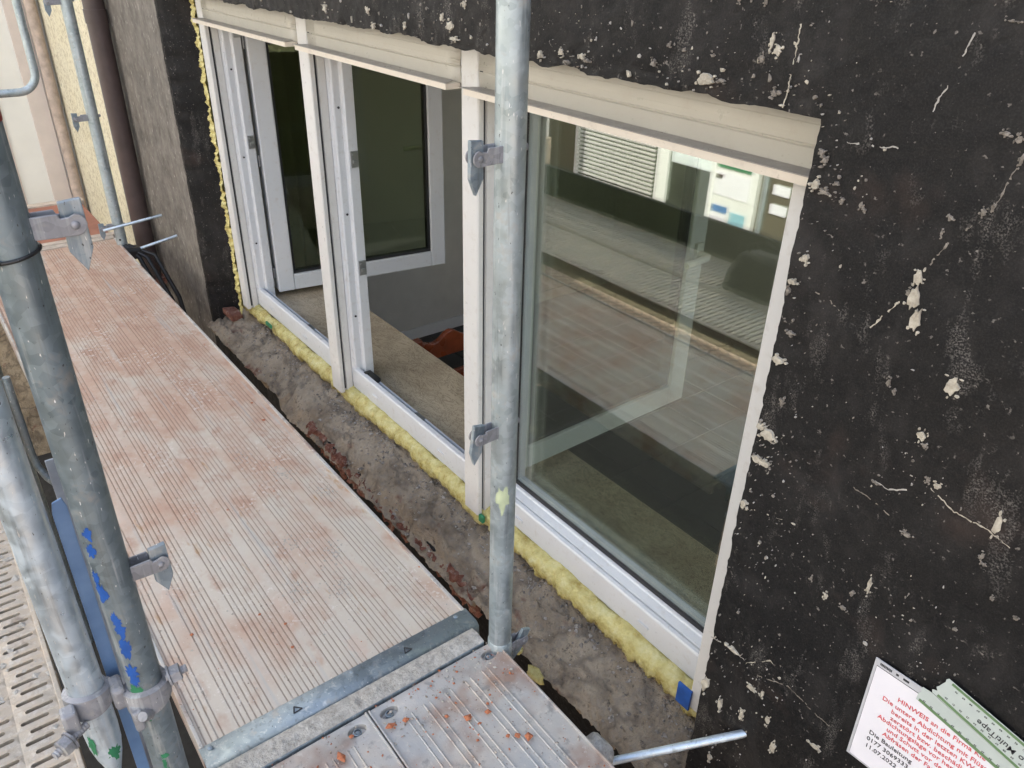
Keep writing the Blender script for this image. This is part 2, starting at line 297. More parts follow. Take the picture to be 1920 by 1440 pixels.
# ================================================================== setting: street, wall, room, neighbours
GZ = -2.3
o = struct(MB().add([(-40, -40, GZ), (40, -40, GZ), (40, 40, GZ), (-40, 40, GZ)], [(0, 1, 2, 3)]).build('paved_street', 'paving'))
ap = [(-7.5, -2.0), (-4.91, -2.67), (-4.72, -3.0), (-4.26, -3.18), (-3.8, -3.19), (-3.39, -3.2), (-3.05, -3.27), (-2.83, -3.08), (-2.63, -2.79), (-2.28, -2.22), (-1.5, -1.8), (3, -1.5), (3, .2), (-7.5, .2)]
struct(MB().add([(x, y, GZ+.004) for x, y in ap], [tuple(range(len(ap)))]).build('dark_ground_sheet', 'dark_ground'))  # dark sheet added for an unidentified curved dark shape mirrored in the pane
# --- facade wall: one skin with a ragged window opening and its reveals
OX0, OX1, OZ0, OZ1 = -3.565, -.593, -.33, 1.131
WX0, WX1, WZ0, WZ1 = -4.47, 5.0, GZ+.004, 4.0  # unseen upper wall height shaped so its shadow covers the street
def lerp(a, b, t): return a+(b-a)*t
inner, outer, dd = [], [], []
def side(n, pa, pb, qa, qb, amp, nrm, seed):
    for k in range(n):
        t = k/n; s = lerp(0, 1, t)
        x, z = lerp(pa[0], pb[0], t), lerp(pa[1], pb[1], t)
        L = math.hypot(pb[0]-pa[0], pb[1]-pa[1])*t
        d = amp*(fbm(L*9, seed, 0, 5)+.22*fbm(L*45, seed, 3, 3))*min(1, 12*t, 12*(1-t))
        inner.append((x+nrm[0]*d, z+nrm[1]*d)); dd.append((nrm[0]*d, nrm[1]*d)); outer.append((lerp(qa[0], qb[0], t), lerp(qa[1], qb[1], t)))
side(190, (OX1, OZ0), (OX1, OZ1), (WX1, WZ0), (WX1, WZ1), .003, (1, 0), 1.3)
side(340, (OX1, OZ1), (OX0, OZ1), (WX1, WZ1), (WX0, WZ1), .008, (0, 1), 5.1)
side(110, (OX0, OZ1), (OX0, OZ0), (WX0, WZ1), (WX0, WZ0), .012, (-1, 0), 9.7)
side(260, (OX0, OZ0), (OX1, OZ0), (WX0, WZ0), (WX1, WZ0), .008, (0, -1), 3.3)
mb = MB(); N = len(inner); NL = 34
levels = [((1.16**k)-1)/((1.16**NL)-1) for k in range(NL+1)]
vs = []
for j, t in enumerate(levels):
    for (ix, iz), (ox, oz) in zip(inner, outer):
        x, z = lerp(ix, ox, t), lerp(iz, oz, t)
        y = .004*fbm(x*3, z*3, 2)+.0015*fbm(x*22, z*22, 5)
        if t < .03: y += (1-t/.03)**2*(.002+.005*abs(fbm(x*30, z*30, 1)))
        vs.append((x, y, z))
fs = [(j*N+k, j*N+(k+1) % N, (j+1)*N+(k+1) % N, (j+1)*N+k) for j in range(NL) for k in range(N)]
base = len(vs)
for j in range(1, 8):                       # reveals running back into the wall
    t = j/7; y = t*.20
    for i, (ix, iz) in enumerate(inner):
        dx = dz = 0.
        n_ = .006*fbm(ix*9+iz*9, y*30, iz*3)*min(1, 3*t)
        if i < 190: dx = -.01*t+n_*.3
        elif i < 530: dz = .02*t+n_
        elif i < 640: dx = .105*t+n_
        else: dz = -.02*t
        q = min(1, t*2.5); vs.append((ix+dx-dd[i][0]*q, y, iz+dz-dd[i][1]*q))
def idx(j, k): return k if j == 0 else base+(j-1)*N+k
fs += [(idx(j, k), idx(j+1, k), idx(j+1, (k+1) % N), idx(j, (k+1) % N)) for j in range(7) for k in range(N)]
mb.add(vs, fs)
wall = tag(mb.build('house_wall', 'bitumen', smooth=50), 'black bitumen coated house wall around the window, bare grey cement at its far end', 'wall')
BIG = [(-0.4137, 0.9704, 0.006, 0.0117), (-0.4112, 0.9424, 0.0084, 0.0169), (-0.4003, 0.917, 0.0072, 0.0168), (-0.4199, 0.9481, 0.0039, 0.0052), (-0.3338, 0.8529, 0.0096, 0.014), (-0.3502, 0.7691, 0.0066, 0.0084), (-0.3422, 0.7566, 0.003, 0.0042), (-0.4107, 0.822, 0.0035, 0.0067), (-0.4012, 0.8124, 0.0021, 0.0038), (-0.3121, 0.7086, 0.0054, 0.006), (-0.3252, 0.7111, 0.003, 0.0052), (-0.2306, 0.6976, 0.0055, 0.0154), (-0.2327, 0.6457, 0.0033, 0.006), (-0.2279, 0.6347, 0.0039, 0.0022), (-0.3532, 0.4994, 0.0038, 0.0171), (-0.3278, 0.6156, 0.0072, 0.004), (-0.3972, 1.0513, 0.0036, 0.003), (-0.4024, 1.0302, 0.0018, 0.0048), (-0.3638, 1.067, 0.0038, 0.0048), (-0.355, 1.0767, 0.0022, 0.003), (-0.662, 1.131, 0.0145, 0.0071), (-0.6694, 1.152, 0.004, 0.0059), (-0.8718, 1.1169, 0.033, 0.0097), (-0.8333, 1.1171, 0.0147, 0.0067), (-0.7908, 1.1422, 0.026, 0.0135), (-0.7614, 1.144, 0.0133, 0.0042), (-0.5698, 0.9472, 0.0056, 0.0075), (-0.5832, 0.9076, 0.0076, 0.0045), (-0.5869, 0.8923, 0.0032, 0.006), (-0.5811, 0.7812, 0.0117, 0.006), (-0.5587, 0.7169, 0.0036, 0.0081), (-0.5706, 0.8302, 0.006, 0.004), (-0.5709, 0.6517, 0.0144, 0.0099), (-0.5858, 0.659, 0.0086, 0.0063), (-0.5785, 0.6011, 0.0114, 0.0067), (-0.5625, 0.5998, 0.0086, 0.0057), (-0.585, 0.5041, 0.006, 0.009), (-0.6, 0.1292, 0.0057, 0.0225), (-0.5873, 0.0533, 0.0081, 0.0216), (-0.7832, 1.176, 0.006, 0.0021), (-0.8678, 1.1812, 0.0052, 0.0056), (-1.0608, 1.1437, 0.0108, 0.0072), (-1.1756, 1.1349, 0.009, 0.0126), (-1.1169, 1.1442, 0.0126, 0.0094), (-1.1014, 1.1303, 0.0112, 0.0051), (-1.0495, 1.1383, 0.0135, 0.0051), (-0.979, 1.1162, 0.03, 0.0077), (-0.936, 1.1181, 0.0192, 0.0056), (-0.8974, 1.1511, 0.0092, 0.0067), (-0.8383, 1.177, 0.0031, 0.0038), (-0.75, 1.2512, 0.0054, 0.0091), (-0.7287, 1.2558, 0.0051, 0.0084), (-0.706, 1.251, 0.0051, 0.0078), (-0.6857, 1.2171, 0.0034, 0.0117), (-0.6746, 1.2051, 0.006, 0.0072), (-0.6976, 1.1927, 0.0043, 0.0065), (-0.5794, 1.0915, 0.004, 0.0042), (-0.5731, 1.0824, 0.0037, 0.0045), (-0.5654, 1.0417, 0.0068, 0.0035), (-0.5795, 1.0492, 0.0068, 0.0084), (-0.5491, 1.0562, 0.0042, 0.0019), (-0.5366, 1.038, 0.0028, 0.0039), (-0.5111, 1.0373, 0.0028, 0.0046), (-0.5044, 1.032, 0.0028, 0.0026), (-0.3681, 1.1535, 0.0066, 0.0027), (-0.353, 1.1495, 0.0038, 0.0049), (-0.3437, 1.1297, 0.0022, 0.0077), (-0.3952, 1.2628, 0.007, 0.0009), (-0.5924, 0.1796, 0.0143, 0.0038), (-0.5434, 0.188, 0.0147, 0.0036), (-0.3732, 0.4684, 0.003, 0.0054), (-0.4103, 0.432, 0.004, 0.0076), (-0.38, 0.4314, 0.0064, 0.0045), (-0.4409, 0.4458, 0.0026, 0.0057), (-0.3902, 0.6672, 0.0056, 0.0016), (-0.1719, 0.5842, 0.003, 0.003), (-0.2051, 0.5946, 0.002, 0.0038), (-0.2298, 0.5149, 0.0018, 0.004), (-0.4457, 0.0962, 0.0048, 0.012), (-0.4227, 0.0459, 0.0067, 0.0144), (-0.3523, 0.1252, 0.0119, 0.0055), (-0.5454, 0.0377, 0.0066, 0.0156), (-0.4977, 0.0563, 0.0053, 0.015), (-0.4904, 0.1382, 0.012, 0.006), (-0.4683, 0.1458, 0.0038, 0.0092), (-0.5419, -0.1224, 0.0058, 0.0112), (-1.8138, 1.1616, 0.013, 0.0138), (-1.7923, 1.129, 0.013, 0.0108), (-1.4627, 1.1581, 0.0195, 0.014), (-1.4139, 1.2011, 0.0133, 0.0086), (-1.4922, 1.1707, 0.01, 0.012), (-2.0421, 1.1507, 0.0186, 0.015), (-1.4535, 1.1339, 0.0234, 0.0063), (-1.6447, 1.142, 0.0092, 0.0094)]
CRK = [[(-0.6482, 1.2396), (-0.647, 1.2176), (-0.6482, 1.1916), (-0.6487, 1.1584), (-0.6515, 1.134)], [(-0.4297, 1.2495), (-0.4353, 1.2301), (-0.4365, 1.2051), (-0.444, 1.1899), (-0.4488, 1.1748), (-0.4518, 1.1595)], [(-0.3422, 1.13), (-0.3489, 1.1112), (-0.3506, 1.09), (-0.3559, 1.0703), (-0.3633, 1.0559), (-0.3771, 1.0412), (-0.3904, 1.0223), (-0.4007, 1.0024), (-0.4074, 0.9795)], [(-0.563, 1.1103), (-0.5328, 1.1107), (-0.5044, 1.1129), (-0.4776, 1.1168)], [(-0.5951, 0.1801), (-0.5741, 0.1845), (-0.5442, 0.1916), (-0.513, 0.1879)], [(-0.5804, 0.498), (-0.5583, 0.5078), (-0.5281, 0.5153), (-0.5069, 0.5217)], [(-0.3909, 0.6696), (-0.3701, 0.6674), (-0.3467, 0.6818), (-0.3219, 0.6999)], [(-0.3188, 0.7018), (-0.2816, 0.6855), (-0.2408, 0.6863), (-0.205, 0.6764)], [(-0.5125, 0.1855), (-0.4884, 0.2108), (-0.4699, 0.2307), (-0.4576, 0.226)], [(-0.4869, 0.1773), (-0.426, 0.2088), (-0.3797, 0.194), (-0.3377, 0.1904)], [(-0.5445, 0.907), (-0.5176, 0.9005), (-0.4978, 0.8877)], [(-0.4257, 0.9335), (-0.4409, 0.9091), (-0.4569, 0.8836)], [(-0.4169, 0.6414), (-0.3954, 0.6403), (-0.3733, 0.6351), (-0.3551, 0.6279)]]
rc = random.Random(3)
def chip(mb, x, z, rx, rz, th=.0016, n=9, jag=.35):
    if OX0 < x-rx*.6 and x+rx*.0 < OX1+.002 and OZ0 < z < OZ1+.004+rz*.5: return
    y = .004*fbm(x*3, z*3, 2)+.0015*fbm(x*22, z*22, 5)
    a0 = rc.random()*6.3; top = []; bot = []
    for k in range(n):
        a_ = a0+2*math.pi*k/n; q = 1-jag*rc.random()*1.3+jag*.4
        top.append((x+rx*q*.9*math.cos(a_), y-th*(.7+.6*rc.random()), z+rz*q*.9*math.sin(a_))); bot.append((x+rx*q*math.cos(a_), y+.003, z+rz*q*math.sin(a_)))
    mb.add(bot+top+[(x, y-th*1.3, z)], [(k, (k+1) % n, n+(k+1) % n, n+k) for k in range(n)]+[(n+k, n+(k+1) % n, 2*n) for k in range(n)])
for k, (x, z, rx, rz) in enumerate(BIG):
    if x < -.7: rx *= .6; rz *= .7; z += .012
    mb = MB(); n = 17
    chip(mb, x, z, rx, rz, .0018, n, .42)
    for j in range(4):
        a_ = rc.random()*6.3; chip(mb, x+1.25*rx*math.cos(a_), z+1.25*rz*math.sin(a_), rx*.28*rc.random()+.001, rz*.28*rc.random()+.001, .0015, 7)
    mb.build('plaster_patch', 'chip_cream' if (rx*rz > 3e-5 and not (x > -.95 and z > 1.1 and rx > .02)) else 'chip_grey', wall)
mb = MB()
def speck(x, z, r):
    mb.cur = rc.choice((0, 1, 1, 1, 2)); chip(mb, x, z, r*(.5+rc.random()), r*(.5+rc.random()*1.1), .0012, 6, .6)
for _ in range(90):                         # along the right edge of the opening and over the lower right field
    speck(OX1+.004+abs(rc.gauss(0, .045)), rc.uniform(-.3, 1.15), .0007+.0026*rc.random()**4)
for _ in range(90): speck(rc.uniform(-.56, .1), rc.uniform(-.2, 1.3), .0006+.0016*rc.random()**3)
for _ in range(70): speck(rc.uniform(-.57, -.25), rc.uniform(-.25, .42), .0007+.0024*rc.random()**3)
for _ in range(150): speck(rc.uniform(-3.1, -.6), OZ1+.008+abs(rc.gauss(0, .06)), .0008+.005*rc.random()**4)
for cx, cz, sp_, nn in ((-.345, .70, .03, 40), (-.575, .62, .03, 60), (-.52, .45, .05, 50), (-.80, 1.14, .05, 70), (-.47, .2, .05, 60), (-.30, .50, .04, 30), (-.24, .42, .03, 30), (-.64, 1.16, .03, 40), (-.55, 1.06, .02, 30), (-1.08, 1.15, .05, 60), (-1.5, 1.16, .06, 50)):
    for _ in range(nn): speck(cx+rc.gauss(0, sp_), cz+rc.gauss(0, sp_), .0006+.0024*rc.random()**3)
mb.v = mb.v
for line in CRK:                             # hairline cracks: thin ragged ribbons
    mb.cur = rc.choice((0, 1, 2)); L_ = [];
    for (x0, z0), (x1, z1) in zip(line, line[1:]):
        n = max(3, int(math.hypot(x1-x0, z1-z0)/.003))
        for k in range(n): L_.append((lerp(x0, x1, k/n)+rc.gauss(0, .0008), lerp(z0, z1, k/n)+rc.gauss(0, .0008)))
    for k in range(len(L_)-1):
        (x0, z0), (x1, z1) = L_[k], L_[k+1]
        if fbm(x0*40, z0*40, 2) < -.22: continue
        d = math.hypot(x1-x0, z1-z0) or 1; nx_, nz_ = -(z1-z0)/d, (x1-x0)/d
        w0, w1 = [max(.00025, .0008+.0011*fbm(q*.35, len(L_), 1)) for q in (k, k+1)]
        ya = .004*fbm(x0*3, z0*3, 2)+.0015*fbm(x0*22, z0*22, 5)-.0009
        mb.add([(x0+nx_*w0, ya, z0+nz_*w0), (x1+nx_*w1, ya, z1+nz_*w1), (x1-nx_*w1, ya, z1-nz_*w1), (x0-nx_*w0, ya, z0-nz_*w0)], [(0, 1, 2, 3)])
keep = [k for k in range(len(mb.f))]
stuff(mb.build('plaster_flecks', ['chip_cream', 'chip_grey', 'chip_white'], wall))
# --- room behind the window
rf = struct(MB().add([(-4.3, .3, -1.13), (.7, .3, -1.13), (.7, 3.4, -1.13), (-4.3, 3.4, -1.13)], [(0, 1, 2, 3)]).build('interior_floor', 'grout'))
tm = None
for i in range(15):
    for j in range(9):
        if tm is None:
            t0 = MB().box(-.164, .164, -.164, .164, -.012, 0).build('tile', 'tile', rf, bevel=.002); tm = t0.data; t_ = t0
        else:
            t_ = t0.copy(); COL.objects.link(t_); t_.parent = rf
        t_.location = (-4.13+.334*i, .47+.334*j, -1.12)
struct(MB().box(-4.36, -4.3, .21, 3.5, -1.2, 1.7).build('interior_wall_left', 'plaster_in'))
struct(MB().box(.7, .76, .21, 3.5, -1.2, .45).box(.7, .76, .21, 3.5, 1.5, 1.7).box(.7, .76, .21, .5, .45, 1.5).box(.7, .76, 3.2, 3.5, .45, 1.5).build('interior_wall_right', 'plaster_in'))  # high opening added out of view to let light into the room
struct(MB().box(-4.36, .76, 3.4, 3.46, -1.2, 1.7).build('interior_wall_back', 'plaster_in'))
struct(MB().box(-4.4, .8, .2, 3.5, 1.6, 1.7).build('interior_ceiling', 'white_paint'))
struct(MB().box(-4.3, .7, .215, .3, -1.2, -.15).box(-4.3, .7, .215, .3, 1.13, 1.6).box(-4.3, -3.36, .215, .3, -.15, 1.13).box(-.57, .7, .215, .3, -.15, 1.13).build('interior_wall_window_side', 'plaster_in'))
mb = MB().box(-4.297, -4.285, .31, 3.39, -1.12, -1.04); struct(mb.build('skirting_board', 'white_paint'))
# --- neighbouring cream house at the far end
nb = empty('cream_house', (-5.3, 0, GZ), 'cream roughcast neighbouring house with pale pink stripes beyond the scaffold', 'house')
MB().box(-6.3, -4.475, .012, .3, GZ, 4.5).build('roughcast_wall', 'cream', nb)
MB().box(-6.9, -6.3, -4, .3, GZ, 4.5).build('projecting_wall', 'cream_s', nb)
MB().box(-6.3, -6.25, -4, -.0, GZ, -.42).build('brown_facing', 'sill', nb, bevel=.01)  # added brown facing hides lit cream, stands in for ground in the gap
MB().box(-6.299, -6.285, -.19, -.075, GZ, 4.5).build('pink_band', 'pink', nb, bevel=.004)
MB().box(-6.299, -6.288, -.52, -.36, GZ, 4.5).build('pink_band', 'pink', nb, bevel=.004)
# old painted pipe in the corner, with the wavy crack beside it
pts = [(-6.25+.004*fbm(k*.5), -.04+.006*fbm(k*.7, 3), GZ+k*.12) for k in range(50)]
tag(MB().tube(pts, [.034+.004*fbm(k*.9, 8) for k in range(50)], 14).build('old_pipe', 'pipe_pink', smooth=60), 'pinkish painted old pipe in the corner of the cream house', 'pipe')
# brown downpipe at the joint of the two houses
dp = empty('downpipe', (-4.45, -.05, GZ), 'brown rainwater downpipe between the grey cement wall and the cream house', 'downpipe')
MB().tube([(-4.385, -.055, GZ), (-4.385, -.055, 3.5)], .047, 24).build('pipe', 'pipe_brown', dp, smooth=60)
for z in (-.7, .94): MB().tube([(-4.385, -.055, z), (-4.385, -.055, z+.06)], .051, 24).build('sleeve', 'pipe_brown', dp, smooth=40)
MB().box(-4.45, -4.32, -.1, .012, -.36, -.33).build('bracket', 'brick', dp)
# --- house across the street (seen in the glass)
FY = -4.965
oh = empty('opposite_house', (-5.5, FY, GZ), 'olive brown house across the street mirrored in the right hand pane', 'house')
MB().box(-14, 6, FY-.3, FY, GZ, .72).build('wall', 'olive_render', oh); MB().box(-14, 6, FY-.3, FY+.02, .722, 3.6).build('upper_bounce_wall', 'cream_s', oh)  # unseen upper part made pale to bounce sunlight back at the window
wd = MB().box(-6.9, -5.46, FY, FY+.05, -1.25, .55).build('shop_window', 'white_paint', oh)
MB().box(-6.82, -5.62, FY+.05, FY+.053, -1.2, .5).build('pane', 'shopglass', wd)
sl = None
for k in range(37):
    z = -1.18+k*.045
    if sl is None: sl = MB().box(-6.82, -5.63, -.012, .004, -.0135, .0135).build('blind_slat', 'blind', wd); s_ = sl
    else: s_ = sl.copy(); COL.objects.link(s_); s_.parent = wd
    s_.location = (0, FY+.072, z); s_.rotation_euler = (R(22), 0, 0)
wd = MB().box(-5.46, -4.90, FY, FY+.02, -1.25, .55).build('side_window', 'shopglass', oh)
MB().box(-5.44, -4.93, FY+.02, FY+.024, -.62, .54).build('net_curtain', 'lace', wd)
bd = MB().box(-4.90, -4.34, FY, FY+.06, -1.35, .5).build('notice_board', 'white_paint', oh)
MB().box(-4.82, -4.42, FY+.06, FY+.066, -.5, -.36).build('poster', 'lace', bd); MB().box(-4.82, -4.42, FY+.066, FY+.069, -.53, -.5).build('poster', 'green', bd)
MB().box(-4.83, -4.42, FY+.06, FY+.064, -.80, -.57).build('poster', 'paper', bd); MB().box(-4.82, -4.74, FY+.064, FY+.066, -.64, -.60).build('poster', 'pipe_brown', bd)
MB().box(-4.83, -4.64, FY+.06, FY+.064, -.97, -.90).build('poster', 'poster_blue', bd); MB().box(-4.83, -4.64, FY+.06, FY+.063, -1.05, -.972).build('poster', 'paper', bd)
MB().box(-4.83, -4.64, FY+.06, FY+.063, -1.2, -1.06).build('poster', 'poster_tan', bd); MB().box(-4.6, -4.42, FY+.06, FY+.065, -1.18, -.93).build('poster', 'sky_poster', bd)
MB().tube([(-4.26, FY+.05, GZ), (-4.26, FY+.05, 1.5)], .025, 12).build('pipe', 'galv', oh, smooth=60)
for z in (-.62, -.80): MB().box(-4.2, -4.02, FY, FY+.012, z-.045, z+.045).build('name_plate', 'paper', oh)
# ================================================================== the window
win = empty('triple_window', (-2, .135, -.142), 'white three-bay window with two casements swung inwards and a fixed right pane', 'window')
# guide rails in front of the posts (cream front, grooved flank)
def rail(x0, x1, z0=-.156, z1=1.2):
    p = [(x0, .088), (x0+.003, .085), (x1-.003, .085), (x1, .088), (x1, .100), (x1-.010, .101), (x1-.010, .110), (x1, .111), (x1, .134),
         (x0, .134), (x0, .111), (x0+.010, .110), (x0+.010, .101), (x0, .100)]
    r = MB().prism(p, 'Z', z0, z1).build('guide_rail', 'rail', win)
    MB().box(x1-.0105, x1-.0085, .1012, .1098, z0+.01, z1).build('dark_groove_strip', 'slotdark', r)  # near-black strip darkens the bottom of the groove
for x0, x1 in ((-3.345, -3.283), (-2.433, -2.363), (-1.553, -1.485), (-.669, -.585)): rail(x0, x1, z1=1.2 if x0 < -1 else 1.038)
# posts with stepped rebates
def post(x0, x1, left=True):
    p = [(x0, .136), (x1, .136), (x1+.004, .140), (x1+.022, .141), (x1+.024, .145), (x1+.024, .166), (x1+.027, .169), (x1+.037, .170), (x1+.040, .173), (x1+.040, .205),
         (x0-.02, .205), (x0-.02, .165), (x0, .165)]
    MB().prism(p, 'Z', -.125, 1.12).build('post', 'pvc', win, bevel=.0012)
for x0, x1 in ((-3.36, -3.283), (-2.433, -2.363), (-1.553, -1.485)): post(x0, x1)
MB().box(-.675, -.585, .136, .205, -.125, 1.12).build('post', 'pvc', win)
for i, (x0, x1) in enumerate(((-3.283, -2.433), (-2.363, -1.553), (-1.485, -.66))):
    if i < 2:
        p = [(.1362, -.142), (.1362, -.066), (.139, -.061), (.154, -.060), (.157, -.064), (.159, -.086), (.176, -.089), (.178, -.080), (.183, -.079), (.186, -.084), (.187, -.106), (.205, -.108), (.205, -.142)]
    else:
        p = [(.1362, -.142), (.1362, -.066), (.139, -.061), (.150, -.060), (.1505, -.066), (.1535, -.066), (.154, -.058), (.175, -.054), (.178, -.050), (.190, -.048), (.205, -.048), (.205, -.142)]
    br = MB().prism(p, 'X', x0-.03 if i == 0 else x0+.001, x1-.001).build('bottom_rail', 'pvc', win, bevel=.0008)
    if i < 2: MB().box(x0+.04, x1-.02, .160, .1755, -.0885, -.0865).build('seal', 'greybar', br)
    MB().prism([(.137, 1.05), (.137, 1.12), (.205, 1.12), (.205, 1.08), (.16, 1.08), (.16, 1.05)], 'X', x0+.002, x1-.002).build('top_rail', 'pvc', win)
    for dx in ((.16, .50) if i == 0 else ((.17, .60) if i == 1 else (.13, .62))):
        MB().prism([(x0+dx-.016, -.112), (x0+dx+.016, -.112), (x0+dx+.018, -.107), (x0+dx+.016, -.102), (x0+dx-.016, -.102), (x0+dx-.018, -.107)], 'Y', .1325, .137).build('drain_cap', 'pvc', br, bevel=.0012)
# fixed pane: black gasket all round, two sheets of glass
g = MB()
for a_, b_, c_, d_ in ((-1.445, -.66, -.049, -.037), (-1.445, -.66, 1.045, 1.06), (-1.447, -1.433, -.037, 1.045), (-.682, -.668, -.037, 1.045)): g.box(a_, b_, .184, .2, c_, d_)
fx = g.build('gasket', 'gasket', win, bevel=.002)
MB().box(-1.44, -.675, .187, .191, -.04, 1.05).build('glass_pane', 'glass', fx)
MB().box(-1.44, -.675, .207, .211, -.04, 1.05).build('glass_pane', 'glass', fx)
MB().box(-1.433, -1.42, .1915, .2065, -.037, 1.05).box(-1.42, -.68, .1915, .2065, -.037, -.025).build('spacer_bar', 'greybar', fx)
# casements, each swung about 90 degrees into the room
def sash(loc, rz, Wd, z0=-.09, z1=1.03, flip=1, knob=.0):
    m = MB(); fw = .074; d = .062
    prof = [(0, 0), (fw-.018, 0), (fw, .012), (fw, d-.012), (fw-.018, d), (0, d)]
    def fr(x0, x1, y0, y1, q0, q1): m.box(x0, x1, y0, y1, q0, q1)
    fr(0, fw, 0, d, z0, z1); fr(Wd-fw, Wd, 0, d, z0, z1); fr(fw, Wd-fw, .0004, d-.0004, z0, z0+fw); fr(fw, Wd-fw, .0004, d-.0004, z1-fw, z1)
    s_ = m.build('sash', 'pvc', win, bevel=.005)
    s_.location = loc; s_.rotation_euler = (0, 0, rz)
    b = MB(); e = .012
    for a0, a1, c0, c1 in ((fw, Wd-fw, z0+fw, z0+fw+e), (fw, Wd-fw, z1-fw-e, z1-fw), (fw, fw+e, z0+fw+e, z1-fw-e), (Wd-fw-e, Wd-fw, z0+fw+e, z1-fw-e)): b.box(a0, a1, .012, d-.012, c0, c1)
    b.build('gasket', 'gasket', s_, bevel=.003)
    MB().box(fw+.006, Wd-fw-.006, d*.5-.012, d*.5-.008, z0+fw+.006, z1-fw-.006).build('glass_pane', 'glass_in', s_)
    MB().box(fw+.006, Wd-fw-.006, d*.5+.008, d*.5+.012, z0+fw+.006, z1-fw-.006).build('glass_pane', 'glass_in', s_)
    yk = d if knob > 0 else 0; sg = 1 if knob > 0 else -1
    h = MB().box(Wd-.052, Wd-.022, min(yk, yk+sg*.012), max(yk, yk+sg*.012), .43, .5)
    h.tube([(Wd-.037, yk, .465), (Wd-.037, yk+sg*.045, .465), (Wd-.05, yk+sg*.052, .465), (Wd-.15, yk+sg*.055, .462)], .011, 12)
    h.build('handle', 'white_paint', s_, smooth=50, bevel=.002)
    hg = MB()
    for q in (z0+.06, (z0+z1)/2, z1-.1): hg.tube([(-.006, d*.5, q), (-.006, d*.5, q+.05)], .007, 10)
    hg.build('hinge', 'hw', s_, smooth=50)
    return s_
sash((-3.235, .222, 0), R(82), .83, knob=1)
sash((-1.515, .222, 0), R(91), .79, knob=-1)
# strike plates, hinge blocks and the corner fitting on the frame
for x, y, z in ((-2.322, .188, .70), (-2.322, .188, .33), (-3.242, .188, .58), (-3.242, .188, 1.0)):
    k = MB().box(x-.001, x+.004, y-.012, y+.014, z-.026, z+.026).box(x+.003, x+.009, y-.006, y+.008, z-.012, z-.002).tube([(x+.003, y-.004, z+.015), (x+.007, y-.004, z+.015)], .004, 8)
    k.build('strike_plate', 'hw', win, bevel=.0008)
MB().box(-2.315, -2.235, .158, .186, -.083, -.066).box(-2.30, -2.28, .15, .165, -.066, -.058).build('corner_bearing', 'black_plastic', win, bevel=.003)
for x in (-2.80, -1.95): MB().box(x-.025, x+.025, .165, .182, -.088, -.076).tube([(x-.01, .172, -.076), (x-.01, .172, -.07)], .004, 8).build('keep_plate', 'hw', win, bevel=.001)
for x in (-2.337, -3.257):
    for z in (.15, .52, .86):
        MB().tube([(x+.001-.0, .155, z), (x+.0035, .155, z)], .004, 8).build('screw_hole', 'slotdark', win)
# roller shutter boxes with their end slats
pr = [(.100, 1.036), (.0885, 1.042), (.0865, 1.0715), (.0895, 1.0735), (.0895, 1.0765), (.0860, 1.0785), (.0862, 1.0835), (.0872, 1.0842), (.0862, 1.0849), (.0865, 1.0895), (.0875, 1.0902), (.0866, 1.0909)] + [(.0866+.06*(1-math.cos(R(a_)))+(.001 if a_ % 4 else 0), 1.091+.075*math.sin(R(a_))) for a_ in (5, 6, 7, 10, 11, 12, 16, 24, 32, 40, 48, 56, 64, 72, 80, 88)] + [(.2, 1.165)]
for i, (x0, x1) in enumerate(((-3.281, -2.435), (-2.361, -1.555), (-1.483, -.572))):
    q = MB().sheet(pr, 'X', [x0+(x1-x0)*k/12 for k in range(13)])
    sb = q.build('shutter_box', 'shutter', win, smooth=35, fixn=False)
    md = sb.modifiers.new('solid', 'SOLIDIFY'); md.thickness = .0015
    MB().box(x0+.0005, x0+.012, .0875, .12, 1.045, 1.16).build('end_cap', 'slotdark', sb)
    xa, xb = x0-.018, min(x1-.002, -.6)
    m = MB(); m.box(xa+.014, xb, .046, .086, 1.029, 1.0415)
    m.cur = 1; m.add([(xa, .0448, 1.0420), (xb+.004, .0448, 1.0420), (xb-.03, .0855, 1.0420), (xa+.022, .0855, 1.0420), (xa, .0448, 1.0435), (xb+.004, .0448, 1.0435), (xb-.03, .0855, 1.0435), (xa+.022, .0855, 1.0435)],
                    [(0, 3, 2, 1), (4, 5, 6, 7), (0, 1, 5, 4), (1, 2, 6, 5), (2, 3, 7, 6), (3, 0, 4, 7)])
    m.build('end_slat', ['lip', 'lip_top'], sb)
# inner window board, curtain, chair
tag(MB().box(-3.4, -.57, .208, .49, -.145, -.115).build('window_board', 'marble', bevel=.004), 'beige veined marble window board inside behind the white frame', 'window board')
cm = MB(); line = [(-3.85+.035*math.sin(k*.9)+.012*math.sin(k*2.3), .34+.011*k) for k in range(56)]
vs = [(p[0], p[1], z) for z in (-1.05, .2, 1.55) for p in line]; n = len(line)
cm.add(vs, [(j*n+k, j*n+k+1, (j+1)*n+k+1, (j+1)*n+k) for j in range(2) for k in range(n-1)])
cu = cm.build('curtain', 'curtain', smooth=60); md = cu.modifiers.new('solid', 'SOLIDIFY'); md.thickness = .003
tag(cu, 'olive green pleated curtain seen through the far casement glass', 'curtain')
ch = empty('chair', (-2.55, .78, -1.12), 'red brown wooden chair behind the marble window board', 'chair')
def chx(x, y, z): return (-2.55+x, .80+y, -1.12+z)
def bx(mb, x0, x1, y0, y1, z0, z1): a_ = chx(x0, y0, z0); b_ = chx(x1, y1, z1); mb.box(a_[0], b_[0], a_[1], b_[1], a_[2], b_[2]); return mb
for x in (-.2, .16):
    for y in (-.19, .17):
        back = x < 0
        bx(MB(), x, x+.04, y, y+.04, 0, .88 if back else .44).build('leg', 'chairwood', ch, bevel=.004)
